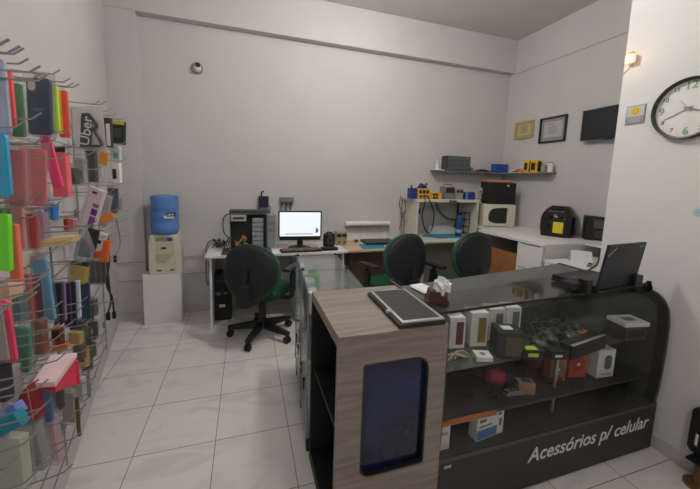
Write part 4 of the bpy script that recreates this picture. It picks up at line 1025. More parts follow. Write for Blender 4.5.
# bottle
bw = (at_y(179, 215, 3.50).x - at_y(149.5, 215, 3.50).x) / 2 * .95; bz0 = hc; bz1 = at_y(164, 195.5, 3.45).z - hz
bt = bz1 - bz0
def bottle_mat():
    m = bpy.data.materials.new('blue_bottle'); m.use_nodes = True; p = m.node_tree.nodes['Principled BSDF']
    p.inputs['Base Color'].default_value = (*srgb(76, 118, 200), 1); p.inputs['Roughness'].default_value = .22; p.inputs['Transmission Weight'].default_value = .12; p.inputs['IOR'].default_value = 1.2
    nt = m.node_tree; tc = nt.nodes.new('ShaderNodeTexCoord'); n = nt.nodes.new('ShaderNodeTexNoise'); n.inputs['Scale'].default_value = 5; nt.links.new(tc.outputs['Object'], n.inputs['Vector'])
    r = nt.nodes.new('ShaderNodeValToRGB'); r.color_ramp.elements[0].color = (*srgb(92, 134, 206), 1); r.color_ramp.elements[1].color = (*srgb(116, 156, 220), 1); nt.links.new(n.outputs['Fac'], r.inputs['Fac']); nt.links.new(r.outputs['Color'], p.inputs['Base Color'])
    return m
b = MB(); R_ = bw
b.lathe([(0, .0), (R_ * .6, .0), (R_ * .93, .012), (R_ * .97, .03), (R_, .05), (R_, .085), (R_ * .95, .10), (R_ * .95, .15), (R_, .165), (R_, .19), (R_ * .95, .205), (R_ * .95, bt * .62), (R_, bt * .66), (R_, bt * .74), (R_ * .96, bt * .79), (R_, bt * .85), (R_ * 1.0, bt * .93), (R_ * .95, bt * .985), (R_ * .8, bt), (0, bt * .985)], (0, 0, bz0 + .001), n=40)
bo = b.build('bottle', bottle_mat(), t)
def arc(z0, z1, a0, a1, r, name, m):
    b = MB(); b.grid([[(r * math.sin(a0 + (a1 - a0) * k / 10), -r * math.cos(a0 + (a1 - a0) * k / 10), z) for k in range(11)] for z in (z0, z1)]); return b.build(name, m, bo, solid=.001)
arc(bz0 + bt * .42, bz0 + bt * .50, .05, .80, R_ + .002, 'label_band', paper)
arc(bz0 + bt * .475, bz0 + bt * .58, .22, .95, R_ + .0035, 'label_print', mat('label_navy', srgb(24, 40, 100), .5))
for k in range(5):
    a0 = .30 + k * .10
    arc(bz0 + bt * .505, bz0 + bt * (.545 if k % 2 else .535), a0, a0 + .065, R_ + .005, 'label_mark', paper)

# security camera
p = at_y(197, 68.5, YB)
t = thing('security_camera', 'small round white security camera high on the far wall', 'camera', (p.x, YB, p.z))
b = MB(); b.lathe([(0, 0), (.055, 0), (.056, .012), (.045, .028), (0, .03)], M=T(0, -.001, 0) @ RX(PI / 2)); b.build('base', lam_grey, t)
b = MB(); b.ball((.005, -.034, -.008), .036); b.build('housing', whitep, t)
b = MB(); b.cyl((.012, -.05, .012), (.016, -.072, .017), .022, n=20); b.build('lens', black, t)

# frames and screen on the side wall
def wall_frame(label, c4, m, fw, inner, name='picture_frame', cat='frame'):
    P = [at_x(x, y, XR) for x, y in c4]
    ya, yb = (P[0].y + P[3].y) / 2, (P[1].y + P[2].y) / 2; z1 = (P[0].z + P[1].z) / 2; z0 = (P[2].z + P[3].z) / 2
    w, h = abs(ya - yb), z1 - z0
    t = thing(name, label, cat, (XR - .001, (ya + yb) / 2, (z0 + z1) / 2), -PI / 2)
    return t, w, h
goldf = mat('gold_frame', srgb(176, 158, 92), .5)
t, w, h = wall_frame('small gold-framed certificate on the side wall', [(515.5, 123), (534.8, 120.3), (533.8, 137), (515.8, 139.8)], None, 0, 0)
b = MB(); b.prism(rrect(w, h, .003, 2), .018, rrect(w - .07, h - .07, .002, 2), M=T(0, -.018, 0)); b.build('frame', goldf, t, smooth=False)
b = MB(); b.box((-w / 2 + .03, -.008, -h / 2 + .03), (w / 2 - .03, -.002, h / 2 - .03)); pg = b.build('certificate', mat('cert_cream', srgb(190, 182, 140), .6), t, smooth=False)
b = MB()
for k in range(5): b.box((-w * .22 + (k % 2) * .02, -.0088, h * .16 - k * h * .08), (w * .22 - (k % 2) * .02, -.0082, h * .16 - k * h * .08 + .008))
b.build('printed_lines', mat('cert_print', srgb(140, 128, 80), .6), pg, smooth=False)
t, w, h = wall_frame('black-framed certificate with a white page, between the gold frame and the black screen', [(541, 118.8), (568.3, 114.5), (566, 141), (540, 143.5)], None, 0, 0)
b = MB(); b.prism(rrect(w, h, .003, 2), .022, rrect(w - .034, h - .034, .002, 2), M=T(0, -.022, 0)); b.build('frame', black, t, smooth=False)
b = MB(); b.box((-w / 2 + .02, -.006, -h / 2 + .02), (w / 2 - .02, -.002, h / 2 - .02)); b.build('mount', mat('mount_grey', srgb(150, 148, 146), .6), t, smooth=False)
b = MB(); b.box((-w / 2 + .055, -.0085, -h / 2 + .055), (w / 2 - .055, -.0062, h / 2 - .055)); pg = b.build('certificate', mat('cert_white', srgb(186, 184, 184), .6), t, smooth=False)
b = MB(); b.box((-w * .22, -.0092, h * .21), (w * .05, -.0087, h * .235))
for k in range(6): b.box((-w * .2 + (k % 3) * .012, -.0092, h * .10 - k * h * .055), (w * .22 - (k % 2) * .03, -.0087, h * .10 - k * h * .055 + .006))
b.build('printed_lines', midgrey, pg, smooth=False)
P1 = at_x(583, 111, XR - .086); P2 = at_x(583, 140.5, XR - .086); P3 = at_x(617, 103.5, XR - .06)
y1 = P1.y; z0, z1 = P2.z, P1.z
t = thing('wall_tv', 'black television mounted high on the side wall past the certificates', 'television', (XR, y1, (z0 + z1) / 2), -PI / 2)
hh = (z1 - z0) / 2; tw = hh * 3.5
b = MB(); b.box((0, -.085, -hh), (tw, -.045, hh), .004); b.build('housing', black, t, smooth=False)
b = MB(); b.box((.012, -.0865, -hh + .02), (tw - .012, -.0852, hh - .012)); b.build('screen', mat('tv_screen', (.008, .012, .018), .22), t, smooth=False)
b = MB(); b.box((tw * .35, -.045, -.1), (tw * .65, -.002, .1)); b.build('bracket', darkgrey, t, smooth=False)
b = MB(); b.box((tw * .44, -.08, -hh - .012), (tw * .56, -.05, -hh + .002), .003); b.build('sensor', darkgrey, t, smooth=False)

# clock
cL, cB, cT = at_x(651.5, 107, XC), at_x(684, 137.5, XC), at_x(692, 76.5, XC)
cy, cz_, cr = 1.124, (cB.z + cT.z) / 2 - .008, .156
t = thing('wall_clock', 'round white wall clock with a dark rim and green figures', 'clock', (XC, cy, cz_), -PI / 2)
Mc = RX(PI / 2)
b = MB(); b.lathe([(cr - .014, .004), (cr - .012, .030), (cr - .004, .034), (cr, .028), (cr, .001), (cr - .014, .001), (cr - .014, .004)], n=64, M=Mc); b.build('rim', mat('clock_rim', (.035, .035, .035), .35), t)
b = MB(); b.cyl((0, -.002, 0), (0, -.010, 0), cr - .012, n=64); b.build('dial', mat('clock_face', (.78, .77, .74), .5), t, smooth=False)
gfig = mat('clock_green', srgb(126, 176, 128), .6); bfig = mat('clock_grey', srgb(84, 84, 84), .6)
for k in range(1, 13):
    a = PI / 2 - k * PI / 6; big = k % 3 == 0; rr = cr * (.74 if big else .77)
    text('numeral', str(k), .054 if big else .030, gfig if big else bfig, t, (rr * math.cos(a), -.0112, rr * math.sin(a)), (PI / 2, 0, 0), offset=.0006 if big else 0)
def hand(name, ang, ln, w0, tail, y, m):
    a = PI / 2 - math.radians(ang)
    b = MB(); b.prism([(-tail, -w0), (ln * .9, -w0 * .7), (ln, 0), (ln * .9, w0 * .7), (-tail, w0)], .0012, M=T(0, y, 0) @ RY(-a)); return b.build(name, m, t, smooth=False)
hm = mat('hand_grey', srgb(150, 145, 136), .4)
hand('minute_hand', 41 * 6, cr * .72, .0027, .02, -.0135, hm); hand('hour_hand', (3 + 41 / 60) * 30, cr * .34, .0045, .02, -.0155, hm); hand('second_hand', 322, cr * .40, .0012, .03, -.0175, mat('hand_light', srgb(190, 188, 180), .4))
b = MB(); b.cyl((0, -.010, 0), (0, -.0185, 0), .009, n=20); b.build('hub', hm, t)

# smiley plaque
ya, yb, z0, z1 = 1.424, 1.323, 1.835, 1.943
w, h = ya - yb, z1 - z0
t = thing('notice_plaque', 'small grey plaque with a yellow smiley face beside the wall clock', 'sign', (XC, (ya + yb) / 2, (z0 + z1) / 2), -PI / 2)
b = MB(); b.box((-w / 2, -.004, -h / 2), (w / 2, -.0005, h / 2), .001); b.build('plate', mat('plaque_grey', srgb(140, 140, 148), .5), t, smooth=False)
b = MB(); b.box((-w / 2 + .005, -.0052, -h * .10), (w / 2 - .005, -.0041, h / 2 - .005)); b.build('picture_field', mat('plaque_light', srgb(200, 196, 192), .5), t, smooth=False)
b = MB(); b.cyl((0, -.0053, h * .19), (0, -.0064, h * .19), .024, n=28); sm = b.build('smiley', mat('smiley_yellow', srgb(222, 190, 50), .5), t, smooth=False)
b = MB(); b.ball((-.008, -.0066, h * .24), (.0022, .0006, .004)); b.ball((.008, -.0066, h * .24), (.0022, .0006, .004)); b.tube([(.014 * math.cos(a), -.0067, h * .19 + .014 * math.sin(a)) for a in [PI + .3 + k * (PI - .6) / 8 for k in range(9)]], .0012, 6); b.build('face', black, sm)
b = MB()
for k, q in enumerate((.40, .34, .26)): b.box((-w * q, -.005, -h * .20 - k * h * .09), (w * q, -.0041, -h * .16 - k * h * .09))
b.build('lettering_lines', mat('plaque_print', srgb(184, 182, 184), .5), t, smooth=False)

# small glowing wall lamp
p = at_x(633, 59.5, XC)
t = thing('wall_lamp', 'small glowing wall lamp near the wall corner, above the smiley plaque', 'lamp', (XC, p.y, p.z), -PI / 2)
b = MB(); b.box((-.022, -.035, -.026), (.026, -.012, .026), .008, seg=3); b.build('shade', mat('lamp_glow', srgb(235, 200, 165), .4, emit=(1.0, .66, .42), estr=.75), t)
b = MB(); b.box((-.016, -.0125, -.02), (.02, -.0005, .02), .003); b.box((.0, -.05, .024), (.022, -.02, .032), .003); b.build('base', mat('lamp_beige', srgb(190, 160, 135), .5), t, smooth=False)
q = at_x(623, 74, XC)
b = MB(); b.tube(bez([(-.005, -.012, -.02), (-.02, -.004, -.05), (-(q.y - p.y) * 1.0, -.003, q.z - p.z)], 6), .0022, 6); b.build('cord', whitep, t)
l = bpy.data.lights.new('wall_lamp_light', 'POINT'); l.energy = .2; l.shadow_soft_size = .03; l.color = (1, .6, .35)
o = bpy.data.objects.new('wall_lamp_light', l); C.objects.link(o); o.location = (XC - .06, p.y, p.z)

# device at the frame edge and a pale blue sticker
p = at_x(697, 430, XC - .04)
t = thing('card_reader', 'black rounded device low on the near wall beside the showcase end', 'device', (XC - .055, at_x(689, 430, XC - .05).y - .075, at_x(697, 455, XC - .05).z), -PI / 2)
hh = at_x(697, 407, XC - .05).z - at_x(697, 455, XC - .05).z
b = MB(); b.prism(rrect(.15, hh, .03, 5, 0, hh / 2), .05, bev=.006); b.build('housing', black, t)
b = MB(); b.box((-.045, -.002, hh * .2), (-.035, -.0002, hh * .45)); b.build('mark', paper, t, smooth=False)
tz = at_x(697, 455, XC - .05).z; ty = at_x(689, 430, XC - .05).y - .075
t = thing('stool', 'brass-coloured stand under the black device on the near wall', 'stand', (XC - .075, ty, 0))
b = MB(); b.cyl((0, 0, .02), (0, 0, tz - .012), .022, n=20); b.build('column', mat('brass', srgb(120, 96, 50), .4, .4), t)
b = MB(); b.lathe([(0, 0), (.055, 0), (.055, .012), (.03, .022), (0, .022)]); b.build('foot', mat('brass', (1, 1, 1)), t)
b = MB(); b.box((-.04, -.045, tz - .012), (.04, .045, tz - .001), .002); b.build('plate', black, t, smooth=False)
p = at_x(697.5, 212.5, XC)
t = thing('wall_sticker', 'pale blue sticker on the near wall below the clock', 'sticker', (XC, p.y - .01, p.z), -PI / 2); b = MB(); b.prism(rrect(.05, .04, .012, 4), .0012, M=T(0, -.002, 0)); b.build('sheet', mat('sticker_blue', srgb(170, 205, 215), .5), t, smooth=False)

# ------------------------------------------------------------------ open laptop on the showcase with its stand
YL = 1.235
P = [at_y(x, y, YL) for x, y in ((604, 251), (644, 247), (634, 290), (596.5, 292.5))]
lx = (P[2].x + P[3].x) / 2; lz = SZ + .0022 + .0145
lw = .345; lh = .245
t = thing('laptop', 'open black laptop seen from behind, standing on the end of the showcase', 'laptop', (1.905, 1.185, lz), math.radians(6))
bl_ = mat('laptop_black', (.014, .017, .024), .45)
b = MB(); b.box((-lw / 2, .0, 0), (lw / 2, .23, .02), .004); b.build('base', black, t, smooth=False)
b = MB(); b.box((-lw / 2 + .02, .05, .0201), (lw / 2 - .02, .15, .022)); b.build('keyboard', darkgrey, t, smooth=False)
ld = T(0, .0, .004) @ RX(math.radians(7))
b = MB(); b.box((-lw / 2, -.014, .0), (lw / 2, -.002, lh), .004, M=ld); lid = b.build('lid', bl_, t, smooth=False)
b = MB(); b.box((-lw / 2 + .015, -.0015, .02), (lw / 2 - .015, -.0005, lh - .015), M=ld); b.build('screen', black, lid, smooth=False)
lg_ = mat('logo_silver', (.5, .5, .5), .4)
tx1 = text('logo', 'ThinkPad', .020, lg_, lid, ld @ Vector((-lw / 2 + .040, -.0147, lh - .040)), (PI / 2 + math.radians(7), 0, 0), ext=.0003)
tx1.rotation_euler = (ld.to_3x3() @ RX(PI / 2).to_3x3() @ RZ(math.radians(38)).to_3x3()).to_euler()
tx2 = text('logo', 'lenovo', .014, lg_, lid, ld @ Vector((lw / 2 - .04, -.0147, lh - .02)), (PI / 2 + math.radians(7), 0, 0), ext=.0003)
b = MB(); b.cyl((-lw / 2 + .03, -.006, .016), (-lw / 2 + .07, -.006, .016), .007, n=12); b.cyl((lw / 2 - .07, -.006, .016), (lw / 2 - .03, -.006, .016), .007, n=12); b.build('hinge', darkgrey, t)
# black tray and stand under it
t = thing('laptop_stand', 'black stand with an arm reaching out under the open laptop', 'stand', (1.905, 1.185, SZ + .0022), math.radians(6))
b = MB(); b.box((-lw / 2 - .005, -.02, 0), (lw / 2 + .005, .23, .014), .003); b.build('tray', black, t, smooth=False)
b = MB(); b.box((-lw / 2 - .13, .03, .014), (-lw / 2 + .02, .10, .05), .004); b.build('arm', blackmat, t, smooth=False)
b = MB(); b.box((-lw / 2 - .065, .0, .0), (-lw / 2 - .02, .05, .07), .004); b.build('clamp', black, t, smooth=False)
b = MB(); b.cyl((-lw / 2 - .035, .03, .0), (-lw / 2 - .035, .03, .022), .009, n=12); b.build('cap', whitep, t)
b = MB(); b.box((lw / 2 - .06, -.045, .014), (lw / 2 + .012, -.018, .075), .008); b.build('mount', black, t, smooth=False)

# tissue holder and papers on the counter behind the pedestal
a = at_z(437, 304, SZ)
brown = mat('brown_leather', srgb(84, 54, 40), .5)
t = thing('tissue_holder', 'brown tissue holder with crumpled white tissue on the showcase beside the pedestal', 'holder', (.842, 1.255, SZ + .003), math.radians(-20))
b = MB(); b.prism([(-.045, 0), (.045, 0), (.037, .052), (-.037, .052)], .075, M=T(0, -.037, 0), bev=.004); b.build('box', brown, t, smooth=False)
b = MB(); b.box((-.05, -.042, 0), (.05, .042, .008), .002); b.build('base', brown, t, smooth=False)
b = MB(); bmt = b.bm
bmesh.ops.create_icosphere(bmt, subdivisions=3, radius=1)
rr = random.Random(4)
import mathutils.noise as mn
for v in bmt.verts:
    n_ = mn.noise(v.co * 2.3) * .55 + mn.noise(v.co * 5.0) * .3
    v.co = Vector((v.co.x * .034, v.co.y * .030, v.co.z * .042)) * (1 + n_) + Vector((.02, -.015, .072))
b.build('tissue', mat('tissue_white', (.82, .83, .86), .8), t, smooth=False)
t = thing('paper_pad', 'white papers lying on the counter between the tablet and the brown tissue holder', 'papers', (.85, 1.42, SZ + .003), math.radians(8))
b = MB(); b.box((-.03, -.07, 0), (.05, .05, .004)); b.box((-.02, -.06, .0042), (.055, .055, .007)); b.build('sheets', paper, t, smooth=False)
# ------------------------------------------------------------------ what lies inside the showcase
US, LS, DK = .6405, .4205, .2825
def at_shelf(px, py, z): return at_z(px, py, z)
pb = mat('phone_carton', srgb(226, 226, 222), .5)
maroon = mat('print_maroon', srgb(110, 60, 60), .5); gold_p = mat('print_gold', srgb(150, 120, 60), .5); grey_p = mat('print_grey', srgb(120, 124, 126), .5)
rows = [((449, 467), 348.5, 312.5, maroon, 'white phone carton with a maroon picture, closest to the pedestal inside the showcase'),
        ((470, 489.5), 346.5, 308, gold_p, 'white phone carton with a gold picture, second from the pedestal inside the showcase'),
        ((488, 506), 340, 304.5, grey_p, 'white phone carton with a grey picture, third from the pedestal inside the showcase'),
        ((505, 522), 337, 303, grey_p, 'white phone carton with a slanted white lid behind the dark boxed gadget')]
for (pa, pc), yb_, yt, pm, lab in rows:
    p = at_z((pa + pc) / 2, yb_, US); q = at_y((pa + pc) / 2, yt, p.y + .06)
    dep = (p - CAM).dot(R2); w = (pc - pa) * dep / FPX * .92
    h = min(q.z, .885) - US
    carton('phone_box', lab, (p.x, p.y + .045, US), (w, .085, h), math.radians(-10), pb, [('f', .42, .12, .88, .86)], pm, 'white phone cartons in the showcase')
p = at_z(512, 359, US); dep = (p - CAM).dot(R2)
carton('gadget_box', 'dark boxed gadget with a small white tag on top, on the upper showcase shelf', (p.x + .02, p.y + .06, US), (26 * dep / FPX, .11, 26 * dep / FPX), math.radians(-24), mat('dark_carton', srgb(44, 46, 46), .5), [('f', .3, .08, .95, .85)], mat('print_brown', srgb(92, 76, 60), .5))
carton('price_tag_box', 'white slip lying on the dark boxed gadget in the showcase', (p.x + .01, p.y + .06, US + 26 * dep / FPX + .0015), (.05, .04, .004), math.radians(-14), paper, [('t', .1, .1, .9, .9)], pb, cat='slip')
p = at_z(484, 362, US)
carton('earbud_box', 'small flat white box in front of the white phone cartons in the showcase', (p.x + .015, p.y + .03, US), (.075, .065, .022), math.radians(-20), pb, [('t', .35, .3, .65, .7)], midgrey)
p = at_z(450, 362, US)
b = MB()
for k in range(7): b.tube(bez([(p.x + random.uniform(-.03, .06), p.y + random.uniform(0, .05), US + .006), (p.x + random.uniform(0, .09), p.y + random.uniform(0, .04), US + random.uniform(.01, .03)), (p.x + random.uniform(.05, .12), p.y + random.uniform(0, .04), US + .006)], 6), .004, 6)
o = b.build('cable_coil', mat('cable_clear', srgb(170, 165, 130), .3), None); tag(o, 'pale coiled cables on the upper showcase shelf by the pedestal', 'cables'); o['kind'] = 'stuff'
# gaming pads and cables heap towards the middle
def pad_ctrl(label, p, rz, m, s=1.0):
    t = thing('game_controller', label, 'controller', p, rz)
    b = MB(); b.box((-.05 * s, -.025 * s, .004), (.05 * s, .03 * s, .04 * s), .014, seg=3); b.ball((-.055 * s, -.022 * s, .022 * s), (.028 * s, .042 * s, .02 * s)); b.ball((.055 * s, -.022 * s, .022 * s), (.028 * s, .042 * s, .02 * s)); b.build('body', m, t)
    for sx in (-.025, .025):
        b = MB(); b.cyl((sx * s, -.006, .036 * s), (sx * s, -.006, .052 * s), .008 * s, n=12); b.ball((sx * s, -.006, .053 * s), (.012 * s, .012 * s, .005 * s)); b.build('stick', black, t)
    return t
ctl = mat('controller_grey', srgb(70, 76, 66), .4); ctl2 = mat('controller_green', srgb(74, 92, 60), .4)
for i, (px, py, rz, m, lab) in enumerate(((541, 338, .3, ctl, 'grey game controller on the upper showcase shelf beside the dark boxed gadget'), (556, 332, -.4, ctl2, 'green-grey game controller in the middle of the upper showcase shelf'), (572, 330, .8, ctl, 'grey game controller farthest from the pedestal on the upper showcase shelf'))):
    p = at_z(px, py, US + .03); pad_ctrl(lab, (p.x, p.y, US), rz, m)
limem = mat('lime_print', srgb(190, 220, 60), .5)
p = at_z(530, 357, US + .02)
carton('lime_pack', 'black pack with a lime green print at the front of the upper showcase shelf', (p.x + .03, p.y + .03, US), (.10, .06, .045), math.radians(-16), blackmat, [('f', .25, .35, .75, .75), ('t', .2, .2, .8, .8)], limem)
p = at_z(556, 356, US + .02)
carton('cable_pack', 'black pack with white letters in front of the game controllers', (p.x + .03, p.y + .02, US), (.09, .05, .04), math.radians(-14), blackmat, [('f', .2, .3, .6, .6)], paper)
p = at_z(586, 351, US + .02)
carton('keyboard_box', 'long black box with a pale top edge on the upper showcase shelf', (p.x + .02, p.y + .03, US), (.30, .06, .07), math.radians(9), blackmat, [('t', .02, .0, .98, .25)], lam_grey)
p = at_z(586, 331, US + .04)
carton('orange_pack', 'small orange pack lying behind the long black box in the showcase', (p.x, p.y + .03, US), (.07, .05, .03), .3, mat('orange_pack', srgb(180, 100, 50), .5), [('t', .2, .2, .8, .8)], mat('print_brown', (1, 1, 1)))
p = at_z(628, 319.5, US + .095); p = Vector((min(p.x, 2.04), p.y, 0))
carton('router_box', 'flat pale box near the laptop end of the showcase', (p.x, p.y, US), (.15, .10, .075), math.radians(-4), darkgrey, [('f', .1, .2, .9, .8)], blackmat)
carton('manual_box', 'thin white box lying on a dark box at the laptop end of the showcase', (p.x, p.y, US + .0765), (.15, .11, .022), math.radians(-10), pb, [('t', .25, .3, .75, .7)], grey_p)
# heap of cables
b = MB()
p = at_z(548, 335, US + .02)
for k in range(26):
    x = p.x + random.uniform(-.16, .22); y = p.y + random.uniform(-.05, .12)
    b.tube(bez([(x, y, US + .008), (x + random.uniform(-.07, .07), y + random.uniform(-.04, .04), US + random.uniform(.03, .07)), (x + random.uniform(-.1, .1), y + random.uniform(-.04, .04), US + random.uniform(.01, .06)), (x + random.uniform(-.1, .1), y + random.uniform(-.05, .05), US + .008)], 5), random.choice((.003, .005, .006)), 6)
o = b.build('cable_heap', mat('cable_heap', srgb(58, 62, 52), .5), None); tag(o, 'heap of dark cables among the game controllers in the showcase', 'cables'); o['kind'] = 'stuff'

# lower shelf
def on_lower(px, py, z=LS): return at_z(px, py, z)
orng = mat('orange_red_pack', srgb(196, 82, 48), .5); orng2 = mat('orange_pack2', srgb(176, 104, 60), .5); redp = mat('red_pack', srgb(170, 60, 50), .5)
for (pa, pc, yt, yb_, m, lab, disc) in ((543, 561, 363, 388, orng2, 'orange headphone pack with a grey disc on the lower showcase shelf', grey_p), (562, 582, 357, 384, orng, 'red-orange headphone pack with a red disc on the lower showcase shelf', redp), (619, 632, 351, 375, orng2, 'orange pack on the lower showcase shelf at the wall end', orng)):
    p = at_y((pa + pc) / 2, yb_, 1.19 if pa < 600 else 1.24); dep = (p - CAM).dot(R2); w = (pc - pa) * dep / FPX; h = max(.1, (yb_ - yt) * dep / FPX)
    t = thing('headphone_pack', lab, 'headphones', (p.x + .03, p.y, LS), math.radians(-10))
    b = MB(); b.box((-w / 2, 0, 0), (w / 2, .05, h), .002); b.build('carton', m, t, smooth=False)
    b = MB(); b.cyl((0, -.0012, h * .52), (0, -.0001, h * .52), w * .40, n=24); d_ = b.build('printed_disc', disc, t, smooth=False)
    b = MB(); b.cyl((0, -.0024, h * .52), (0, -.0013, h * .52), w * .09, n=16); b.build('printed_centre', paper, d_, smooth=False)
p = at_y(601, 381, 1.13); dep = (p - CAM).dot(R2); w, h = 22 * dep / FPX, 29 * dep / FPX
t = thing('speaker_box', 'white box with a grey speaker picture on the lower showcase shelf', 'box', (p.x + .055, 1.15, LS), math.radians(-4))
b = MB(); b.box((-w / 2, 0, 0), (w / 2, .075, h), .0015); b.build('carton', pb, t, smooth=False)
b = MB(); b.prism(rrect(w * .42, h * .52, w * .18, 6, .012, h * .55), .0008, M=T(0, -.0009, 0)); b.build('printed_panel', mat('print_taupe', srgb(110, 104, 96), .5), t, smooth=False)
b = MB(); b.box((-w * .25, -.0008, h * .12), (w * .35, -.0001, h * .15)); b.build('printed_line', grey_p, t, smooth=False)
p = at_y(495, 378, 1.25)
t = thing('toy', 'dark red ball-shaped item on the lower showcase shelf', 'item', (p.x, p.y, LS)); b = MB(); b.ball((0, 0, .05), (.062, .05, .05)); b.build('body', mat('crimson', srgb(140, 30, 55), .4), t); b = MB(); b.cyl((0, 0, .095), (0, 0, .115), .015, n=12); b.build('cap', black, t)
p = at_y(534, 372, 1.26)
carton('red_tube', 'dark red upright pack beside the shelf post in the showcase', (p.x, p.y, LS), (.05, .05, .13), 0, mat('dark_red', srgb(110, 28, 40), .5), [('f', .1, .1, .9, .5)], black)
for i, (px, py, wx, d, h, m, lab) in enumerate(((524, 394, .08, .05, .06, mat('tan_item', srgb(150, 120, 90), .6), 'tan item among black gadgets on the lower showcase shelf'), (508, 388, .11, .07, .05, black, 'black gadget box on the lower showcase shelf beside the tan item'), (543, 400, .14, .07, .07, mat('navy_item', (.012, .015, .03), .5), 'navy box at the front of the lower showcase shelf'), (515, 381, .10, .03, .02, lam_grey, 'grey strip box lying on the lower showcase shelf'), (566, 398, .12, .06, .03, blackmat, 'flat black box in front of the headphone packs'))):
    p = at_y(px, py, 1.17 + (i % 3) * .06)
    carton('gadget_pack', lab, (p.x, p.y, LS), (wx, d, h), random.uniform(-.4, .2), m, [('t', .2, .2, .8, .8)], darkgrey)
b = MB()
for k in range(22):
    x = random.uniform(.95, 1.6); y = random.uniform(1.14, 1.45)
    b.tube(bez([(x, y, LS + .006), (x + random.uniform(-.08, .08), y + random.uniform(-.05, .05), LS + random.uniform(.01, .05)), (x + random.uniform(-.1, .1), y + random.uniform(-.03, .05), LS + .006)], 5), .005, 6)
o = b.build('cable_heap', black, None); tag(o, 'black cables scattered over the lower showcase shelf', 'cables'); o['kind'] = 'stuff'
# boxes on the deck
p = at_z(488, 445, DK); dep = (p - CAM).dot(R2)
t = thing('router_carton', 'white and blue router carton on the showcase floor', 'box', (at_y(491, 430, 1.10).x, 1.105, DK), math.radians(6))
w, h = .165, .122
b = MB(); b.box((-w / 2, 0, 0), (w / 2, .05, h), .001); b.build('carton', pb, t, smooth=False)
b = MB(); b.box((-w / 2 + .002, -.0006, .004), (w * .25, 0, h * .42)); b.build('blue_print', mat('print_blue', srgb(90, 130, 185), .5), t, smooth=False)
b = MB(); b.box((-w * .42, -.0008, h * .72), (-w * .18, 0, h * .84)); b.box((-w * .42, -.0008, h * .52), (w * .05, 0, h * .58)); b.box((w * .26, -.0008, h * .80), (w * .40, 0, h * .92)); b.box((w * .33, -.0008, h * .34), (w * .42, 0, h * .66)); b.build('printed_lines', mat('print_slate', srgb(96, 104, 112), .5), t, smooth=False)
p = at_y(443, 452, 1.12)
carton('white_carton', 'plain white carton on the showcase floor beside the pedestal', (.822, 1.14, DK), (.06, .08, .12), 0, pb, [('f', .2, .6, .8, .7)], lam_grey)
# ------------------------------------------------------------------ accessory display on the slanting wall
WA = Vector((-.4625, 0, 0)); WD = Vector((-.1994, .9799, 0)); WN = Vector((.9799, .1994, 0))
def on_wall(px, py, o):
    r = ray(px, py); k = (WA + WN * o - CAM).dot(WN) / r.dot(WN); P = CAM + r * k
    return P, (P - WA).dot(WD), k * FPX
RYAW = math.atan2(WD.y, WD.x) - PI / 2          # local +y along the wall, local +x into the room
FACE = math.atan2(R0.y, R0.x)                    # packs hang turned towards the shop
clear = film('clear_bag', (.75, .75, .75), .045, .12, .35, refl=.16, tint=.98)
clearp = film('pink_tint_bag', (.8, .62, .62), .10, .12, .35, refl=.2, tint=.97)
smoke = film('smoke_bag', (.42, .44, .48), .30, .12, .35, refl=.3)
def P_(r, g, b, rough=.5): return mat('c_%d_%d_%d' % (r, g, b), srgb(*[min(250, c * 1.1) for c in (r, g, b)]), rough)
rack = thing('display_rack', 'long wire display panel of hooks covering the slanting wall, full of phone accessories', 'display rack', WA, RYAW)
S0, S1 = .10, 2.80
b = MB()
for z in [.20 + .115 * k for k in range(14)]: b.tube([(.024, S0, z), (.024, S1, z)], .0028, 6)
b.build('rail', steel, rack)
for s in (.10, .62, 1.15, 1.68, 2.2, 2.8):
    b = MB(); b.tube([(.017, s, .12), (.017, s, 1.78)], .004, 8); b.box((.001, s - .012, 1.2), (.016, s + .012, 1.24)); b.box((.001, s - .012, .3), (.016, s + .012, .34)); b.build('upright', steel, rack)
NH = [0]
def hook(s, z, ln=.22, up=.028):
    if NH[0] >= 98: return
    NH[0] += 1
    b = MB(); b.tube([(.02, s, z), (.05, s, z + .0), (ln - .025, s, z), (ln, s, z + .003), (ln + .017, s, z + .018)], .0021 if z > 1.2 else .0017, 6); b.build('hook', steel, rack)
for (px, py, o) in ((10, 38, .25), (21, 45, .24), (41, 65, .24), (48, 74, .24), (106, 101, .24), (112, 108, .24), (134, 180, .27), (131, 208, .27), (128, 217, .27), (132, 232, .27), (119, 296, .27),
                    (42, 112, .22), (70, 152, .24), (104, 165, .22)):
    P, s, _ = on_wall(px, py, o); 
    if S0 < s < 2.78: hook(s, P.z - .02, o - .018)
for (px, py) in ((40, 283), (37, 291), (13, 302), (88, 296), (84, 305), (76, 318), (64, 331), (60, 322), (55, 345), (108, 330), (106, 338), (101, 355), (98, 363), (96, 375), (93, 388), (88, 402), (46, 362), (49, 378), (66, 352), (52, 398), (24, 375), (76, 412), (82, 430), (68, 442), (58, 452), (36, 432), (73, 463), (38, 470), (44, 405), (20, 455), (90, 345), (92, 318), (63, 300), (50, 268), (47, 273)):
    P, s, _ = on_wall(px, py, .23)
    if S0 < s < 2.78: hook(s, P.z - .02, .212)

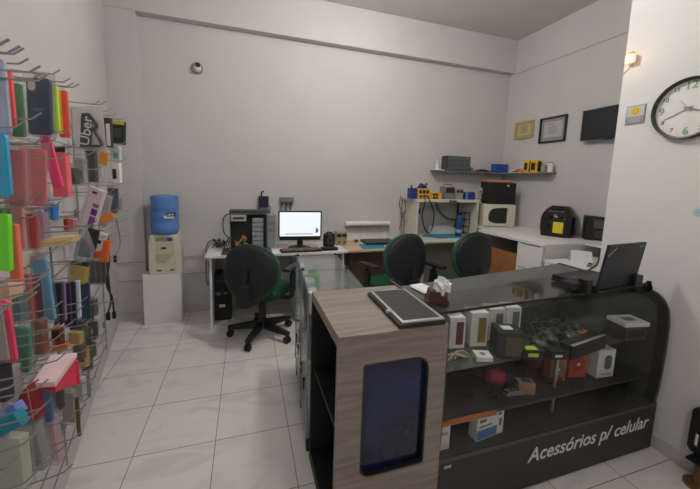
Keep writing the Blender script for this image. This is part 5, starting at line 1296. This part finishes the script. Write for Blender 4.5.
def place(name, lab, cat, box, o, tilt=0.0, yaw=0.0, hang=True, group=None):
    x0, y0, x1, y1 = box; x0 -= 2.5; x1 -= 2.5
    P, s, dep = on_wall((x0 + x1) / 2, (y0 + y1) / 2, o)
    w, h = (x1 - x0) * dep / FPX, (y1 - y0) * dep / FPX
    t = thing(name, lab, cat, P, 0, group)
    t.rotation_euler = (RZ(FACE + math.radians(yaw)) @ RY(math.radians(tilt))).to_euler()
    if hang: hook(s, P.z + h / 2 + .012, o + .035)
    return t, w, h
def tab(t, h, w=.02, m=None):
    b = MB(); b.box((-w / 2, .0035, h / 2 - .004), (w / 2, .0055, h / 2 + .018)); b.build('hang_tab', m or clear, t, smooth=False)
def phone_case(lab, box, o, col, tilt=0, yaw=0, lens=None, pr=None, bag=False, thick=.010, group=None):
    t, w, h = place('phone_case', lab, 'phone case', box, o, tilt, yaw, group=group)
    r = min(w, h) * .16
    b = MB(); b.prism(rrect(w, h, r, 5), thick, bev=min(.002, w * .05)); b.build('shell', col, t)
    if lens:
        lm = P_(206, 200, 194) if lens == 'open' else black
        b = MB(); b.prism(rrect(w * .32, h * .17, w * .13, 5, -w * .24, h * .36), .0012, M=T(0, -.0008, 0)); c = b.build('camera_opening', lm, t)
    if pr:
        b = MB(); b.box((-w * .22, -.0006, -h * .05), (w * .30, .0002, -h * .035)); b.box((-w * .10, -.0006, -h * .08), (w * .18, .0002, -h * .068)); b.build('print', P_(120, 140, 160), t, smooth=False)
    tab(t, h, w * .5)
    if bag:
        b = MB(); b.box((-w * .56, -.004, -h * .54), (w * .56, thick + .004, h * .60), .002); b.build('bag', clear if bag is True else bag, t, smooth=False)
    return t
def pack(name, lab, cat, box, o, col, tilt=0, yaw=0, depth=.02, panels=(), bag=None, header=None, group=None, hang=True):
    """a carded pack: body, optional coloured panels (u0,v0,u1,v1,material), header strip and clear bag"""
    t, w, h = place(name, lab, cat, box, o, tilt, yaw, hang, group)
    b = MB(); b.box((-w / 2, 0, -h / 2), (w / 2, depth, h / 2), min(.003, w * .12)); b.build('body', col, t, smooth=False)
    for (u0, v0, u1, v1, m) in panels:
        b = MB(); b.box((-w / 2 + u0 * w, -.0012, -h / 2 + v0 * h), (-w / 2 + u1 * w, -.0002, -h / 2 + v1 * h)); b.build('printed_panel', m, t, smooth=False)
    if header:
        b = MB(); b.box((-w * .52, -.001, h / 2 - .001), (w * .52, .001, h / 2 + .016)); b.build('header_card', header, t, smooth=False)
    else: tab(t, h, min(.02, w * .6))
    if bag:
        b = MB(); b.box((-w * .56, -.006, -h * .55), (w * .56, depth + .004, h * .58), .002); b.build('bag', bag, t, smooth=False)
    return t
# top row
phone_case('lavender grey phone case at the near end of the top row of hooks', (-16, 60, 8, 133), .15, P_(160, 168, 190))
phone_case('coral phone case half hidden behind the lavender grey case', (-7, 69, 14, 125), .13, P_(232, 92, 92))
phone_case('green phone case between the coral case and the navy case', (12, 84, 24, 136), .12, P_(60, 128, 72), bag=True)
phone_case('navy blue phone case with a round camera opening in the top row', (27, 79, 54, 134), .15, P_(40, 60, 96), tilt=3, yaw=-8, lens='open', pr=True, bag=True)
phone_case('lime green phone case right behind the navy case', (49, 86, 60, 133), .13, P_(176, 214, 70))
pack('phone_case', 'yellow phone case edge tucked between the lime and the red case', 'phone case', (56, 90, 62, 133), .12, P_(232, 196, 60))
phone_case('bright coral red phone case at the end of the top row of cases', (60, 91, 70, 137), .135, P_(240, 84, 76), lens='open')
# second row
phone_case('turquoise phone case at the near end of the second row', (-16, 134, 9.5, 197), .15, P_(62, 160, 200))
clp = P_(188, 104, 112); 
phone_case('dusty pink phone case in a clear bag, beside the turquoise case', (9, 150, 27, 206), .15, P_(214, 108, 122), tilt=3, bag=clearp)
phone_case('dusty pink phone case in a clear bag, beside the hot pink case', (25, 149, 46, 206), .14, P_(216, 116, 130), tilt=4, yaw=10, bag=clearp)
phone_case('hot pink phone case hanging tilted against the coral pack', (48, 136, 58, 188), .15, P_(255, 70, 118), tilt=-11)
pack('card_pack', 'large coral pink carded pack with a black header in the second row', 'pack', (54, 152, 69, 197), .13, P_(252, 104, 110), header=black)
# third row
phone_case('red phone case in a clear bag under the dusty pink cases', (24, 214, 39, 249), .14, P_(196, 48, 58), tilt=3, bag=clearp)
phone_case('salmon phone case hanging low beside the lime green one', (10.5, 224, 21, 292), .15, P_(240, 116, 96), bag=False)
phone_case('pale pink phone case just above the salmon case', (13, 203, 25, 250), .13, P_(228, 150, 148), bag=clearp)
phone_case('neon lime phone case at the near end of the third row', (1, 214, 11, 272), .145, P_(120, 222, 62), tilt=3)
pack('phone_case', 'dark green case edge at the near end of the third row', 'phone case', (-8, 208, 5, 236), .12, P_(74, 116, 66))
pack('earphone_pack', 'small bright blue pack beside the clear pink bag', 'pack', (46, 204, 56, 220), .12, P_(46, 122, 198), tilt=6, panels=((.1, .1, .5, .6, P_(30, 60, 130)),))
pack('cable_pack', 'lilac pack in clear wrap beside the small blue pack', 'pack', (37, 212, 46, 242), .12, P_(170, 140, 170), bag=clear)
# the pouch with the white word
t, w, h = place('earphone_pouch', 'clear pouch with a black strap bearing white letters, near the top row end', 'pouch', (73.5, 107, 104, 152), .15, -2, 4)
b = MB(); b.box((-w / 2, 0, -h / 2), (w / 2, .018, h / 2), .004); b.build('bag', clear, t, smooth=False)
b = MB(); b.box((-w * .48, .0185, -h * .46), (w * .48, .0195, h * .46)); b.build('backing_card', P_(224, 222, 220), t, smooth=False)
b = MB(); b.prism([(w * .8 * x, h * z) for x, z in ((-.36, -.40), (.05, -.42), (.12, -.10), (.22, .26), (.12, .36), (-.16, .36), (-.22, .20))], .010, M=T(0, .004, 0), bev=.002); st = b.build('strap', P_(34, 38, 48), t)
b = MB(); b.tube(bez([(w * .12, .008, h * .30), (w * .30, .008, h * .10), (w * .20, .008, -.0), (w * .34, .008, -h * .2), (w * .40, .008, -h * .34), (w * .1, .008, -h * .36)], 6), .006, 8); b.build('strap_loop', P_(34, 38, 48), t)
text('lettering', 'Uber', w * .46, P_(210, 212, 216), st, (-w * .02, .0026, -h * .03), (PI / 2, math.radians(-78), 0), ext=.0006, offset=.0006)
pack('cable_box', 'slim black and white pack beside the lettered pouch', 'pack', (103.5, 118, 113, 147), .17, P_(46, 46, 48), panels=((.55, .05, .95, .8, P_(206, 204, 202)),))
pack('battery_pack', 'black pack with a yellow top at the far end of the top row', 'pack', (114, 121.5, 126.5, 144), .19, P_(32, 34, 34), tilt=4, panels=((0, .86, 1, 1, P_(196, 170, 40)), (.2, .3, .8, .7, P_(60, 66, 50))))
# second row, far end
pack('plug_pack', 'silver plug pack under the lettered pouch', 'pack', (77, 158, 86, 183), .15, P_(150, 150, 148), panels=((.2, .2, .8, .5, P_(90, 90, 94)),), bag=clear)
pack('plug_pack', 'dark brown rounded pack beside the coral pink pack', 'pack', (70, 168, 78, 184), .14, P_(70, 60, 58), bag=clear)
pack('cable_pack', 'black pack hanging under the lettered pouch', 'pack', (89, 151, 97, 182), .16, P_(38, 38, 38), bag=clear)
pack('cable_pack', 'white pack between the two dark packs in the second row', 'pack', (96.5, 150, 103, 178), .15, P_(190, 188, 184), bag=clear)
pack('price_tag', 'orange tag pack below the slim black and white pack', 'pack', (102, 152, 110, 165), .18, P_(236, 146, 62), tilt=10, depth=.004)
pack('cable_pack', 'white and teal pack below the yellow-topped pack', 'pack', (114, 146, 122, 160), .20, P_(198, 208, 206), panels=((.2, .1, .8, .5, P_(96, 160, 165)),), bag=clear)
pack('adapter_pack', 'white pack with a black adapter at the far end of the second row', 'pack', (115, 163, 122, 183), .20, P_(214, 212, 208), panels=((.0, .2, .55, .7, black),))
# third row, far end
pack('retail_box', 'long white and purple box hanging slanted in the third row', 'box', (84, 187, 100.5, 233), .17, P_(206, 192, 200), tilt=20, yaw=-4, panels=((.60, .42, .98, .56, P_(88, 44, 112)), (.60, .14, .98, .38, P_(124, 70, 150)), (.60, .60, .98, .68, P_(120, 90, 130)), (.35, .88, .65, .93, P_(50, 46, 50)), (.16, .1, .2, .9, P_(176, 160, 176))))
pack('cable_pack', 'silver pack behind the slanted purple box', 'pack', (100, 195, 110, 226), .165, P_(168, 166, 170), tilt=14, bag=clear)
pack('cable_pack', 'dark navy pack near the end of the third row', 'pack', (110, 188, 118, 213), .19, P_(40, 46, 66), tilt=5, bag=clear)
pack('price_tag', 'orange tag pack at the foot of the purple box', 'pack', (101, 214, 116, 222), .185, P_(238, 146, 58), tilt=-22, depth=.004)
pack('adapter_pack', 'blue and white small pack at the far end of the third row', 'pack', (117, 198, 122, 210), .20, P_(130, 140, 170), bag=clear)
for (bx_, lab, c) in (((66, 219, 70, 232), 'small red cable pack behind the pale yellow pouch', P_(176, 60, 50)), ((72, 220, 76, 231), 'small pink cable pack behind the slanted purple box', P_(196, 120, 116))):
    pack('cable_pack', lab, 'pack', bx_, .06, c)
# fourth row
t, w, h = place('selfie_stick_pouch', 'pale yellow flat pouch lying across the hooks of the third row', 'pouch', (38, 236, 77, 247), .17, -4)
b = MB(); b.prism([(w * x, h * z) for x, z in ((-.5, -.5), (.1, -.45), (.42, -.1), (.5, .45), (.2, .4), (-.2, .30), (-.5, .1))], .03, bev=.002); b.build('body', P_(226, 208, 158), t); b = MB(); b.prism([(w * x, h * z) for x, z in ((-.4, -.3), (.1, -.25), (.38, .1), (.0, .0), (-.4, -.1))], .001, M=T(0, -.002, 0)); b.build('printed_panel', P_(206, 182, 120), t)
t, w, h = place('earphone_pouch', 'smoky triangular bag with a black base under the slanted purple box', 'pouch', (74, 229, 92, 266), .17, 0)
b = MB(); b.prism([(-w * .5, -h * .30), (-w * .15, -h * .46), (w * .30, -h * .42), (w * .5, -h * .1), (w * .12, h * .5), (-w * .02, h * .5)], .03, bev=.003); b.build('bag', smoke, t)
b = MB(); b.prism([(-w * .35, -h * .25), (w * .3, -h * .3), (w * .3, .0), (0, h * .25)], .014, M=T(0, .008, 0), bev=.002); b.build('content', P_(70, 76, 86), t)
b = MB(); b.box((-w * .62, .0, -h * .54), (w * .30, .008, -h * .40)); b.build('base_card', black, t, smooth=False)
pack('cable_pack', 'black pack behind the smoky triangular bag', 'pack', (86, 229, 97, 252), .165, P_(40, 34, 34), tilt=14)
t, w, h = place('toy_gun_pack', 'bright orange angled pack near the far end of the fourth row', 'pack', (92, 240, 112, 263), .18, 0)
b = MB(); b.prism([(w * x, h * z) for x, z in ((-.48, -.45), (.28, -.48), (.48, .48), (.22, .5), (.08, .02), (-.36, -.02))], .02, bev=.002); b.build('body', P_(248, 104, 40), t); b = MB(); b.box((-w * .3, -.001, -h * .32), (w * .2, -.0002, -h * .1)); b.build('printed_panel', P_(228, 84, 30), t, smooth=False)
pack('cable_pack', 'white slanted pack above the bright orange pack', 'pack', (98, 233, 106, 251), .17, P_(206, 202, 200), tilt=20, panels=((.25, .4, .7, .6, black),))
pack('fidget_pack', 'golden yellow pack above the row of dark cases', 'pack', (72, 266, 87, 283), .155, P_(190, 160, 60), tilt=8, bag=clear)
for i, (x0, x1) in enumerate(((89, 94), (95, 100), (101, 105.5))):
    pack('earphone_pack', ['dark earphone pack below the smoky bag', 'black earphone pack below the bright orange pack', 'black earphone pack at the end below the orange pack'][i], 'pack', (x0, 262, x1, 284), .17, P_(56 - 8 * i, 54 - 6 * i, 44), bag=clear, panels=((.2, .3, .8, .6, P_(120, 110, 70)),))
# cables hanging at the end
for i, (pts, lab) in enumerate((([(108, 236), (109, 260), (107, 285), (112, 297), (114, 312)], 'long black cable with a plug hanging past the orange pack'), ([(107, 262), (109, 285), (111, 300), (108, 313)], 'black charging cable with two plugs at the end of the display'), ([(116, 219), (119, 232), (120, 246), (115, 256)], 'thin grey cable looping off the end of the third row'))):
    W_ = [on_wall(x, y, .19)[0] for x, y in pts]
    t = thing('charging_cable', lab, 'cable', W_[0])
    b = MB(); b.tube(bez([p - W_[0] for p in W_], 8), .0045 if i < 2 else .003, 6); b.build('cord', black if i < 2 else cabl, t)
    e = W_[-1] - W_[0]; b = MB(); b.box(e + Vector((-.008, -.006, -.035)), e + Vector((.008, .006, .002)), .003); b.build('plug', black, t, smooth=False)
    P, s, _ = on_wall(pts[0][0], pts[0][1], .19); hook(s, P.z + .006, .22)
# row of cases seen edge on
cols = [(56.5, 63, 283, 326, (34, 30, 44), 'black case'), (62.5, 66.5, 282, 322, (122, 92, 138), 'lilac case'), (66.5, 72, 283, 328, (44, 32, 56), 'plum case'), (71.5, 77, 282, 331, (34, 34, 52), 'midnight blue case'), (77, 81.5, 281, 319, (186, 196, 214), 'pale grey case'), (81, 91, 281, 319, (46, 64, 84), 'slate blue case')]
for i, (x0, x1, y0, y1, c, nm) in enumerate(cols):
    pack('phone_case', nm + ' seen edge on, ' + ['first', 'second', 'third', 'fourth', 'fifth', 'last'][i] + ' of the six under the golden pack', 'phone case', (x0, y0, x1, y1), .165, P_(*c), depth=.016, tilt=1, yaw=24)
# fifth row, near end
pack('phone_case', 'teal grey case edge beside the salmon case', 'phone case', (14, 286, 22, 322), .14, P_(88, 118, 126), bag=clear)
phone_case('brick red phone case in the fifth row beside the light blue one', (23, 274, 32.5, 321), .145, P_(178, 68, 74), bag=clear)
pack('phone_case', 'dark wine case edge between the brick red and light blue cases', 'phone case', (32, 276, 37.5, 320), .14, P_(78, 40, 50))
phone_case('light blue bubble-textured phone case in the fifth row', (38.5, 259, 52.5, 322), .15, P_(104, 170, 204), tilt=-4, bag=clear)
pack('phone_case', 'peach case edge above the light blue case', 'phone case', (33, 256, 40, 275), .12, P_(214, 150, 120), bag=clear)
phone_case('grey phone case with a pink rim at the near end of the fifth row', (-7, 300, 13, 364), .15, P_(214, 74, 110), tilt=-3)
pack('case_insert', 'grey card in front of the pink-rimmed case', 'card', (-8, 303, 7, 362), .162, P_(142, 136, 132), tilt=-3, depth=.003)
pack('phone_case', 'tan case edge above the pink-rimmed case', 'phone case', (-4, 286, 12, 300), .14, P_(196, 164, 138), depth=.03)
# sixth row
phone_case('emerald green phone case in a bag, beside the pink-rimmed case', (15, 327, 31, 374), .145, P_(60, 146, 112), tilt=4, bag=clear)
pack('cable_pack', 'copper brown pack beside the emerald green case', 'pack', (34, 321, 44.5, 356), .14, P_(132, 76, 54), bag=clear)
pack('cable_pack', 'copper and black pack below the first edge-on cases', 'pack', (54, 329, 62, 350), .14, P_(104, 58, 34), panels=((.1, .5, .9, .9, black),))
pack('strap_pack', 'orange-brown strap lying across the hooks above the white box', 'pack', (40, 347, 70, 352), .15, P_(186, 116, 66), tilt=-14, depth=.01)
gold2 = P_(186, 156, 78); blk2 = P_(42, 42, 42)
names_ = ['under the last edge-on case', 'above the skirting at the end of the fifth row', 'under the midnight blue case', 'with gold figure under the plum case', 'beside the gold pack', 'above the red side of the white box', 'at the end of the sixth row', 'behind the red side of the white box', 'lowest of the dark packs', 'under the slate blue case']
for i, (x0, y0, x1, y1, c) in enumerate(((84, 303, 92, 322, blk2), (92, 300, 97, 316, P_(90, 84, 76)), (78, 321, 85, 339, P_(60, 60, 58)), (71, 333, 82, 345, gold2), (83, 330, 90, 350, blk2), (76, 346, 84, 360, P_(92, 80, 52)), (90, 322, 97, 340, P_(54, 54, 52)), (80, 350, 88, 368, gold2), (84, 352, 91, 372, blk2), (90, 343, 95, 358, P_(70, 66, 58)))):
    pack('earphone_pack', ('golden' if c is gold2 else 'dark') + ' earphone pack ' + names_[i], 'pack', (x0, y0, x1, y1), .155, c, bag=clear, panels=((.2, .35, .8, .6, gold2 if i % 3 == 0 else blk2),))
# the white box sticking out over the hooks
P, s, dep = on_wall(53, 368, .19)
t = thing('phone_box', 'white-topped box with red sides jutting out over the lower hooks', 'box', P)
q = [at_z(x, y, P.z) for x, y in ((32, 383), (55, 382), (77, 352.5), (51, 355))]
zt = P.z
b = MB(); bm = b.bm
top = [bm.verts.new(Vector((p.x, p.y, zt)) - P) for p in q]; bot = [bm.verts.new(Vector((p.x, p.y, zt - .012)) - P) for p in q]
bm.faces.new(top); bm.faces.new(bot[::-1])
for i in range(4): bm.faces.new([bot[i], bot[(i + 1) % 4], top[(i + 1) % 4], top[i]])
bmesh.ops.recalc_face_normals(bm, faces=bm.faces)
b.build('lid', P_(214, 188, 190), t, smooth=False)
b = MB(); bm = b.bm
inset = [q[0].lerp(q[2], .06), q[1].lerp(q[3], .06), q[2].lerp(q[0], .06), q[3].lerp(q[1], .06)]
tp = [bm.verts.new(Vector((p.x, p.y, zt - .0125)) - P) for p in inset]; hts = (.02, .03, .085, .085)
bo = [bm.verts.new(Vector((p.x, p.y, zt - hh)) - P) for p, hh in zip(inset, hts)]
bm.faces.new(tp); bm.faces.new(bo[::-1])
for i in range(4): bm.faces.new([bo[i], bo[(i + 1) % 4], tp[(i + 1) % 4], tp[i]])
bmesh.ops.recalc_face_normals(bm, faces=bm.faces)
b.build('carton', P_(206, 48, 74), t, smooth=False)
pack('card_pack', 'crimson pack hanging under the far edge of the white-topped box', 'pack', (62, 362, 77, 388), .15, P_(204, 46, 72))
# seventh row
t, w, h = place('phone_case', 'dark red triangular pack beside the blue pack in the seventh row', 'phone case', (14, 384, 36, 424), .15, 0)
b = MB(); b.prism([(w * x, h * z) for x, z in ((-.45, .05), (.30, .5), (.5, -.45), (.1, -.5))], .03, bev=.003); b.build('body', P_(142, 46, 56), t); b = MB(); b.prism([(w * x, h * z) for x, z in ((.28, .45), (.34, .45), (.5, -.4), (.42, -.42))], .001, M=T(0, -.002, 0)); b.build('printed_panel', P_(206, 110, 120), t)
phone_case('medium blue phone case hanging under the white-topped box', (36, 382, 53, 424), .15, P_(74, 124, 182), bag=clear)
pack('cable_pack', 'black pack between the blue case and the crimson pack', 'pack', (52, 380, 61, 412), .14, P_(40, 38, 40), bag=clear)
pack('cable_pack', 'grey pack hanging under the crimson pack', 'pack', (64, 392, 76, 424), .13, P_(158, 150, 142), bag=clear)
pack('cable_pack', 'clear silver pack hanging beside the crimson pack', 'pack', (77, 378, 85, 402), .15, P_(190, 190, 188), bag=clear)
pack('cable_pack', 'dark grey-green pack at the end of the seventh row', 'pack', (83, 376, 88, 400), .14, P_(104, 112, 104), bag=clear)
pack('phone_case', 'black case edge under the pink-rimmed case', 'phone case', (-4, 364, 6, 404), .14, P_(52, 52, 60))
pack('cable_pack', 'white pack under the emerald green case', 'pack', (6, 366, 15, 404), .13, P_(176, 170, 164), bag=clear)
# eighth row
pack('phone_case', 'teal blue pack tilted at the near end of the lowest row', 'phone case', (-8, 418, 22, 434), .16, P_(24, 122, 150), tilt=-28)
pack('phone_case', 'periwinkle blue pack above the teal blue one', 'phone case', (0, 408, 20, 420), .15, P_(112, 130, 196), tilt=-28)
pack('earphone_pouch', 'clear grey bag under the dark red triangular pack', 'pouch', (23, 424, 42, 470), .15, P_(150, 156, 154), tilt=-8, bag=smoke, panels=((.3, .3, .6, .6, P_(90, 94, 92)),))
pack('cable_pack', 'purple pack beside the clear grey bag in the lowest row', 'pack', (36, 424, 43, 456), .145, P_(92, 62, 106))
pack('cable_pack', 'pale pink pack beside the purple pack in the lowest row', 'pack', (43, 416, 58, 464), .14, P_(196, 164, 166), tilt=-4, bag=clear)
pack('shopping_bag', 'pale green-white bag at the near end of the lowest row', 'bag', (-10, 436, 24, 492), .15, P_(178, 182, 166), bag=clear)
b = MB(); P, s, _ = on_wall(78, 417, .20)
o = MB().tube([Vector((0, 0, .06)), Vector((0, 0, -.06))], .005, 8).build('hang_rod', mat('olive_wire', srgb(98, 96, 62), .4, .5), None); o.location = P
tag(o, 'short olive rod hanging from the hooks near the floor', 'rod')
# ------------------------------------------------------------------ members of the same kind share a group
GROUPS = {'swivel_chair': 'swivel chairs at the desks', 'phone_case': 'phone cases on the wire display', 'cable_pack': 'cable packs on the wire display',
          'earphone_pack': 'earphone packs on the wire display', 'plug_pack': 'plug packs on the wire display', 'price_tag': 'orange tags on the wire display',
          'adapter_pack': 'adapter packs on the wire display', 'card_pack': 'carded packs on the wire display', 'earphone_pouch': 'pouches on the wire display',
          'charging_cable': 'charging cables hanging off the display', 'solder_station': 'solder stations on the hutch shelf', 'game_controller': 'game controllers in the showcase',
          'wall_shelf': 'thin wall shelves', 'yellow_box': 'yellow boxes on the side shelf', 'cup': 'cups on the side shelf', 'headphone_pack': 'headphone packs on the lower showcase shelf',
          'repair_mat': 'blue repair mats', 'cable_box': 'boxes in the narrow showcase', 'charger_box': 'boxes in the narrow showcase', 'accessory_box': 'accessory boxes in the narrow showcase',
          'gadget_pack': 'gadget packs on the lower showcase shelf', 'bench_meter': 'bench meters'}
for o in bpy.data.objects:
    k = o.name.split('.')[0]
    if o.parent is None and k in GROUPS and 'label' in o and 'group' not in o: o['group'] = GROUPS[k]
